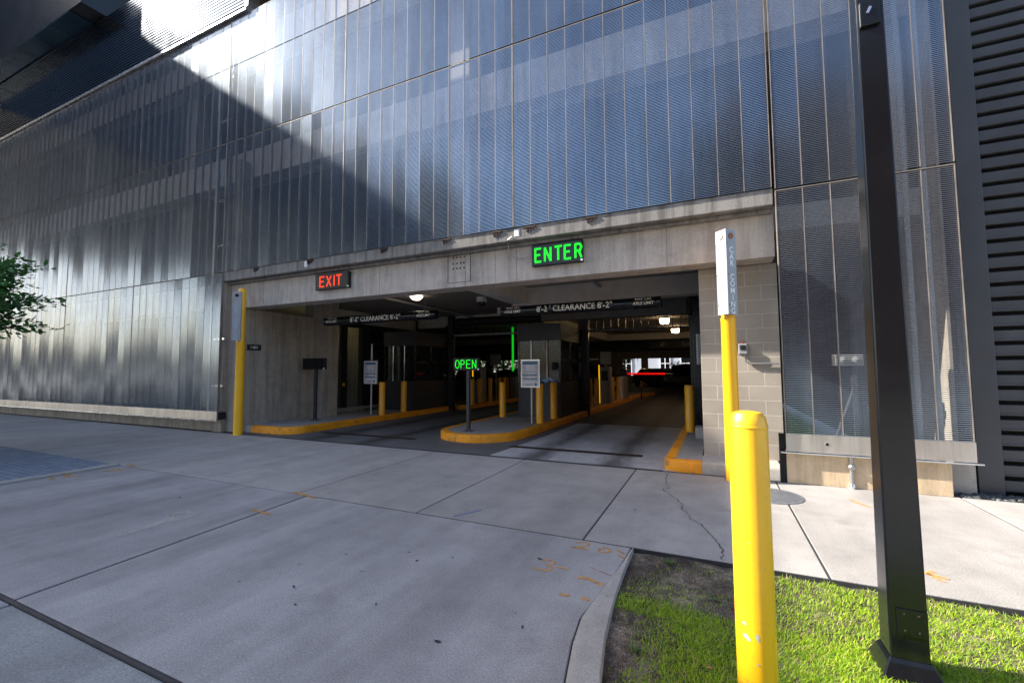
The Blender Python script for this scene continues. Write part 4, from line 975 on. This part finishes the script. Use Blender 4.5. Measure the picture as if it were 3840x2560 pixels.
lamp('tiny far lamp over the parked vehicle left of the black column',-12.0,38,3.1,.14,M['lamp'])
lamp('dim lit lamp hidden behind the booth roof of the centre island',-4.35,15.2,3.3,.06,M['stairlamp'])
lamp('yellow lamp inside the stairwell behind the glass doors',-11.3,10.2,3.0,.14,M['stairlamp'],box_=True)
for x,y0,y1,z,r_,lb in ((-2.2,7.06,12.94,3.25,.035,'dark sprinkler pipe running under the ceiling above the entry lane'),(-7.6,7.06,13.3,3.27,.03,'thin dark pipe running under the ceiling above the exit lane')):
    tag(MB().tube([(x,y0,z),(x,y1,z)],r_,10).obj('ceiling_pipe',M['greyp'],None,0,True),lb,'pipe')
# ================================================================== CARS
def car(label,x,y,rz,paint,suv=True,grp='cars parked deep in the garage'):
    t=thing('parked_car',label,'car',(x,y,0),rz,grp)
    H_=1.72 if suv else 1.46; L=2.35; W=.92
    low=[(-L,.35),(-L,.85),(-L+.12,1.0),(-1.15,1.05),(1.1 if not suv else 1.3,1.02),(L-.15,.88),(L,.65),(L,.35)]
    top=[(-L+.15 if suv else -1.7,1.0),(-1.95 if suv else -1.15,H_-.06),(-1.5 if suv else -.7,H_),(.25,H_),(.55,H_-.05),(1.3,1.0)]
    mb=MB()
    def side(P,w0,w1):
        n=len(P); zmax=max(p[1] for p in P); zmin=min(p[1] for p in P)
        v=[]
        for s in (-1,1):
            for p in P: v.append((p[0],s*(w0+(w1-w0)*(p[1]-zmin)/(zmax-zmin)),p[1]))
        mb.add(v,[tuple(range(n)),tuple(range(2*n-1,n-1,-1))]+[(i,n+i,n+(i+1)%n,(i+1)%n) for i in range(n)])
    side(low,W,W*.96); 
    mb.obj('body',paint,t,.05,True,3)
    mb=MB(); side(top,W*.93,W*.72); mb.obj('cabin',paint,t,.04,True,2)
    gl=MB()
    for s in (-1,1):
        for a,b in ((-1.75 if suv else -1.1,-.55),(-.45,.55)):
            z0,z1=1.05,H_-.12; w0,w1=W*.925,W*.755
            gl.add([(a,s*w0,z0),(b+.1,s*w0,z0),(b-.05,s*w1,z1),(a+.15,s*w1,z1)],[(0,1,2,3)])
    gl.add([(1.32,-.75,1.04),(1.32,.75,1.04),(.62,.62,H_-.1),(.62,-.62,H_-.1)],[(0,1,2,3)])
    rx=-L+.13 if suv else -1.74; rt=-1.98 if suv else -1.22
    gl.add([(rx,-.72,1.08),(rx,.72,1.08),(rt,.6,H_-.12),(rt,-.6,H_-.12)],[(0,1,2,3)])
    gl.obj('windows',M['black'],t)
    for sx_ in (-1.45,1.45):
        for s in (-1,1):
            m=MB(); m.m=Matrix.Translation((sx_,s*(W-.08),.33))@Matrix.Rotation(PI/2,4,'X'); m.lathe([(0,-.11),(.30,-.11),(.33,-.08),(.33,.08),(.30,.11),(0,.11)],20); wh=m.obj('wheel',M['blackm'],t,0,True)
            m=MB(); m.m=Matrix.Translation((sx_,s*(W+.035),.33))@Matrix.Rotation(PI/2,4,'X'); m.lathe([(0,-.005),(.2,-.005),(.2,.005),(0,.005)],12); m.obj('rim',M['galv'],wh)
    for s in (-1,1):
        MB().box(L-.12,L+.01,s*.7-.16,s*.7+.16,.68,.82).obj('headlight',M['chrome'],t,.02); MB().box(-L-.01,-L+.08,s*.72-.1,s*.72+.1,.8,.98).obj('taillight',M['red'],t,.02)
    if suv:
        for s in (-1,1): MB().tube([(-1.6,s*.6,H_+.04),(.1,s*.6,H_+.04)],.02,6).obj('roof_rail',M['galv'],t)
    return t
pd=[simple('dark_car_paint',(.02,.022,.026),.2,.3,.1),simple('grey_car_paint',(.09,.10,.11),.22,.4,.1),simple('green_car_paint',(.03,.06,.055),.2,.3,.1),simple('silver_car_paint',(.35,.37,.38),.25,.5,.1)]
car('dark sport utility car with roof rails parked left of the black pillar',-8.1,33.2,R(12),pd[0],True)
car('dark low sedan parked right of the pillar, seen from behind',-4.6,38.5,R(80),pd[1],False)
car('silver car partly hidden between the sedan and the big dark wagon',-3.6,41.5,R(75),pd[3],False)
car('big dark wagon parked furthest right in the garage',-2.3,37.5,R(95),pd[0],True)
car('dark car behind the notice board, nearest the far left bright opening',-21.5,39,R(20),pd[2],True)
car('dark car parked behind the raised green gate arm',-17.2,38,R(10),pd[0],False)
# ================================================================== BEYOND THE GARAGE
struct(box('rear_yard',M['walk'],None,-80,60,60.01,140,-.14,-.01))
bb=thing('far_building','pale panelled building with white framed windows beyond the rear opening','building',(0,64,0))
MB().box(-14,16,0,.5,0,9).obj('wall',simple('pale_panel',(.42,.45,.52),.6,0,.06,.4),bb)
for x0,x1 in ((-6.6,-5.3),(-3.9,.6),(1.4,6),(-12,-10.5)):
    wf=MB()
    for x in (x0,(x0+x1)/2,x1): wf.box(x-.06,x+.06,-.1,-.001,.2,4.0)
    for z in (.2,2.15,4.0): wf.box(x0,x1,-.098,-.003,z-.05,z+.05)
    w_=wf.obj('window_frame',M['white'],bb); MB().box(x0,x1,-.04,-.02,.2,4).obj('pane',M['black'],w_)
def shrub(label,x,y,s,h,mat,seed,name='shrub',cat='shrub',n=700,trunk=True,ls=.12,grp=None,z0=.0):
    t=thing(name,label,cat,(x,y,0),0,grp); r=random.Random(seed); mb=MB(); vv=[];ff=[]
    cl=[Vector((r.gauss(0,.45)*s,r.gauss(0,.45)*s,z0+h*r.uniform(.25,.95))) for _ in range(14)]
    for i in range(n):
        c=r.choice(cl); p=c+Vector((r.gauss(0,1),r.gauss(0,1),r.gauss(0,.8)))*s*.22
        a=Vector((r.gauss(0,1),r.gauss(0,1),r.gauss(0,.6))).normalized()*ls*r.uniform(.6,1.2); b=a.cross(Vector((r.gauss(0,1),r.gauss(0,1),r.gauss(0,1)))).normalized()*ls*.3
        q=len(vv); m_=p+a*.5; vv+=[tuple(p),tuple(m_+b),tuple(p+a),tuple(m_-b)]; ff.append((q,q+1,q+2,q+3))
    mb.v=vv; mb.f=ff; mb.obj('crown',mat,t)
    if trunk:
        tr=MB(); tr.tube([(0,0,0),(.03*s,.02*s,h*.35),(.0,.05*s,h*.6)],[.07*s,.055*s,.03*s],8)
        for c in cl[:7]: tr.tube([(.02*s,.02*s,h*.35),tuple(c*.6+Vector((0,0,h*.15))),tuple(c)],[.03*s,.02*s,.008*s],6)
        tr.obj('trunk',M['bark'],t)
    return t
shrub('sunlit green tree outside the far left garage opening',-36,62,4,5,M['leaf2'],1,'tree','tree',1500,ls=.5,grp='trees beyond the garage')
shrub('sunlit green tree seen above the parked cars, outside the middle opening',-29,60,4,5,M['leaf2'],2,'tree','tree',1500,ls=.5,grp='trees beyond the garage')
shrub('bright tree outside the opening behind the dark sport utility car',-11,58,2.6,4,M['leaf2'],6,'tree','tree',1000,ls=.4,grp='trees beyond the garage')
yl=leafmat('yellow_flowers',(.45,.5,.02),(.7,.65,.03),.2)
shrub('yellow flowering shrub in front of the white framed windows',-3.6,55,.9,2.3,yl,3,ls=.2,n=300)
shrub('small yellow shrub at the right end of the far windows',-.7,55,.6,2.3,yl,4,ls=.2,n=200)
# ================================================================== LEFT TREE
t=thing('street_tree','leafy green street tree reaching in at the left edge','tree',(-12.2,2.5,0))
r=random.Random(21); vv=[];ff=[]; tw=MB()
tw.tube([(0,0,0),(.05,.03,1.2),(.0,.06,2.1),(.05,.0,4.4)],[.10,.085,.07,.03],10)
C0=Vector((0,0,2.9))
def spray(base,d,L,nl):
    P=[base+d*L*k/5+Vector((0,0,.10*L*math.sin(k*.6))) for k in range(6)]
    tw.tube([tuple(p) for p in P],[.012,.010,.008,.006,.004,.002],5)
    for k in range(nl):
        f_=r.uniform(.15,1.05); p=base+d*L*f_+Vector((0,0,.10*L*math.sin(f_*3)))+Vector((r.gauss(0,.05),r.gauss(0,.05),r.gauss(0,.045)))
        a=(d*.9+Vector((r.gauss(0,.6),r.gauss(0,.6),r.gauss(-.1,.45)))).normalized(); ln=r.uniform(.085,.15); s_=a.cross(Vector((r.gauss(0,.4),r.gauss(0,.4),1))).normalized()*ln*.27
        up=a.cross(s_).normalized()*ln*.06
        q=len(vv); vv.extend([tuple(p),tuple(p+a*ln*.35+s_+up),tuple(p+a*ln*.75+s_*.75+up),tuple(p+a*ln),tuple(p+a*ln*.75-s_*.75+up),tuple(p+a*ln*.35-s_+up)]); ff.append((q,q+1,q+2,q+3,q+4,q+5))
for i in range(130):
    a=r.uniform(0,2*PI); e=r.uniform(-.15,.75); rad=r.uniform(.8,1.95)*(1-.28*abs(e))
    d=Vector((math.cos(a)*math.cos(e),math.sin(a)*math.cos(e),math.sin(e))); z=r.uniform(2.0,3.1)
    b=Vector((0,0,z)); mid=b+d*rad*.5
    tw.tube([tuple(b),tuple(mid),],[.022,.012],5)
    spray(mid,d,rad*.5,26)
    for _ in range(2):
        d2=(d+Vector((r.gauss(0,.5),r.gauss(0,.5),r.gauss(0,.35)))).normalized(); spray(mid,d2,rad*.35,20)
# a few long sprays reaching towards the building front
for (dx,dy,dz,z,L) in ((1,.14,.20,2.3,2.3),(1,.2,.30,2.4,2.2),(1,.1,.10,2.3,2.4),(1,.15,-.08,2.2,2.3),(1,.20,.12,2.35,2.15),(1,.12,-.02,2.2,1.9),(1,.3,.33,2.4,1.9),(1,.18,.45,2.4,1.7),(1,.25,.0,2.5,1.9),(1,.05,-.12,2.15,1.6),(1,.22,.22,2.35,1.7)):
    d=Vector((dx,dy,dz)).normalized(); b=Vector((0,0,z)); tw.tube([tuple(b),tuple(b+d*L*.55)],[.022,.012],5); spray(b+d*L*.5,d,L*.5,40); 
    spray(b+d*L*.45,(d+Vector((0,.2,.35))).normalized(),L*.3,26); spray(b+d*L*.55,(d+Vector((0,-.2,-.3))).normalized(),L*.25,24)
lv=MB(); lv.v=vv; lv.f=ff; lv.obj('crown',M['leaf'],t); tw.obj('trunk',M['bark'],t,0,True)
# ================================================================== ACROSS THE STREET (seen in the steel) and an added block casting the shade
eb=thing('shade_block','unseen elevated block at left, added and shaped to shade the garage front','building',(0,0,0))
ZT=20.; XE=.3-ZT/.75
MB().prism([(-62,-45),(XE,-45),(XE,-.5),(XE+.42,.8),(XE+.40,1.75),(XE-.13,3.1),(XE-.13,5.6),(-62,5.6)],12.35,ZT).obj('block',simple('shade_block_cladding',(.10,.12,.15),.4,0,.1,.3),eb)  # unseen block added to block the sun; its bumped edge shapes the facade shadow
w_=MB()
for z in (13.2,15.6,18.0):
    for y in range(-43,-4,3): w_.box(XE+.001,XE+.02,y,y+2.2,z,z+1.5)
w_.obj('window',M['black'],eb)
fb=thing('brick_building','brick building with a louvred bay across the street','building',(0,0,0))
MB().box(1.5,26,-42,-26,0,22).obj('wall',simple('warm_brick',(.42,.22,.14),.8,0,.15,.6),fb)
MB().box(-3,1.49,-42,-26.5,0,19).obj('side_bay',simple('grey_bay',(.20,.19,.19),.7,0,.1,.4),fb)
mb=MB(); z=12.
while z<18: mb.box(2.5,9,-25.99,-25.8,z,z+.22); z+=.5
mb.obj('louvre',M['darkclad'],fb)
lb=thing('low_building','long low pale building far down the street','building',(0,0,0))
MB().box(-140,-100,-70,-6,0,5.6).obj('wall',simple('pale_stucco',(.62,.55,.45),.8,0,.1,.2),lb)
mb=MB()
for y in range(-68,-8,4): mb.box(-99.99,-99.8,y,y+1.8,1.6,4.4)
mb.obj('window',M['black'],lb)
# ================================================================== LIGHT, SKY, CAMERA
S=Vector((-.97,-.24,.75*.97)).normalized()
el=math.asin(S.z); az=math.atan2(S.x,S.y)
W=bpy.data.worlds.new('World'); sc.world=W; W.use_nodes=True; nt=W.node_tree
bg=nt.nodes['Background']; sky=nt.nodes.new('ShaderNodeTexSky'); sky.sky_type='NISHITA'; sky.sun_disc=False
sky.sun_elevation=el; sky.sun_rotation=az; sky.air_density=1.0; sky.dust_density=2.2; sky.ozone_density=2.2
nt.links.new(sky.outputs[0],bg.inputs[0]); bg.inputs[1].default_value=.125
sl=bpy.data.lights.new('sun','SUN'); sl.energy=5.; sl.angle=R(.5); sl.color=(1,.93,.82)
so=bpy.data.objects.new('sun',sl); COL.objects.link(so); so.rotation_euler=S.to_track_quat('Z','Y').to_euler(); so.location=(-20,-10,30)
cd=bpy.data.cameras.new('camera'); co=bpy.data.objects.new('camera',cd); COL.objects.link(co); sc.camera=co
yaw,pitch,roll=R(24.593),R(3.672),R(-.31)
F=Vector((-math.sin(yaw)*math.cos(pitch),math.cos(yaw)*math.cos(pitch),math.sin(pitch))); R0=Vector((math.cos(yaw),math.sin(yaw),0)); U0=R0.cross(F)
Rv=R0*math.cos(roll)+U0*math.sin(roll); Uv=-R0*math.sin(roll)+U0*math.cos(roll)
co.matrix_world=Matrix(((Rv.x,Uv.x,-F.x,0),(Rv.y,Uv.y,-F.y,0),(Rv.z,Uv.z,-F.z,1.42),(0,0,0,1)))
cd.sensor_width=36; cd.lens=36*1003.4/2352; cd.clip_start=.05; cd.clip_end=1500
sc.view_settings.view_transform='Standard'; sc.view_settings.look='None'; sc.view_settings.exposure=1.5; sc.view_settings.gamma=1
sc.cycles.max_bounces=8; sc.cycles.sample_clamp_indirect=6
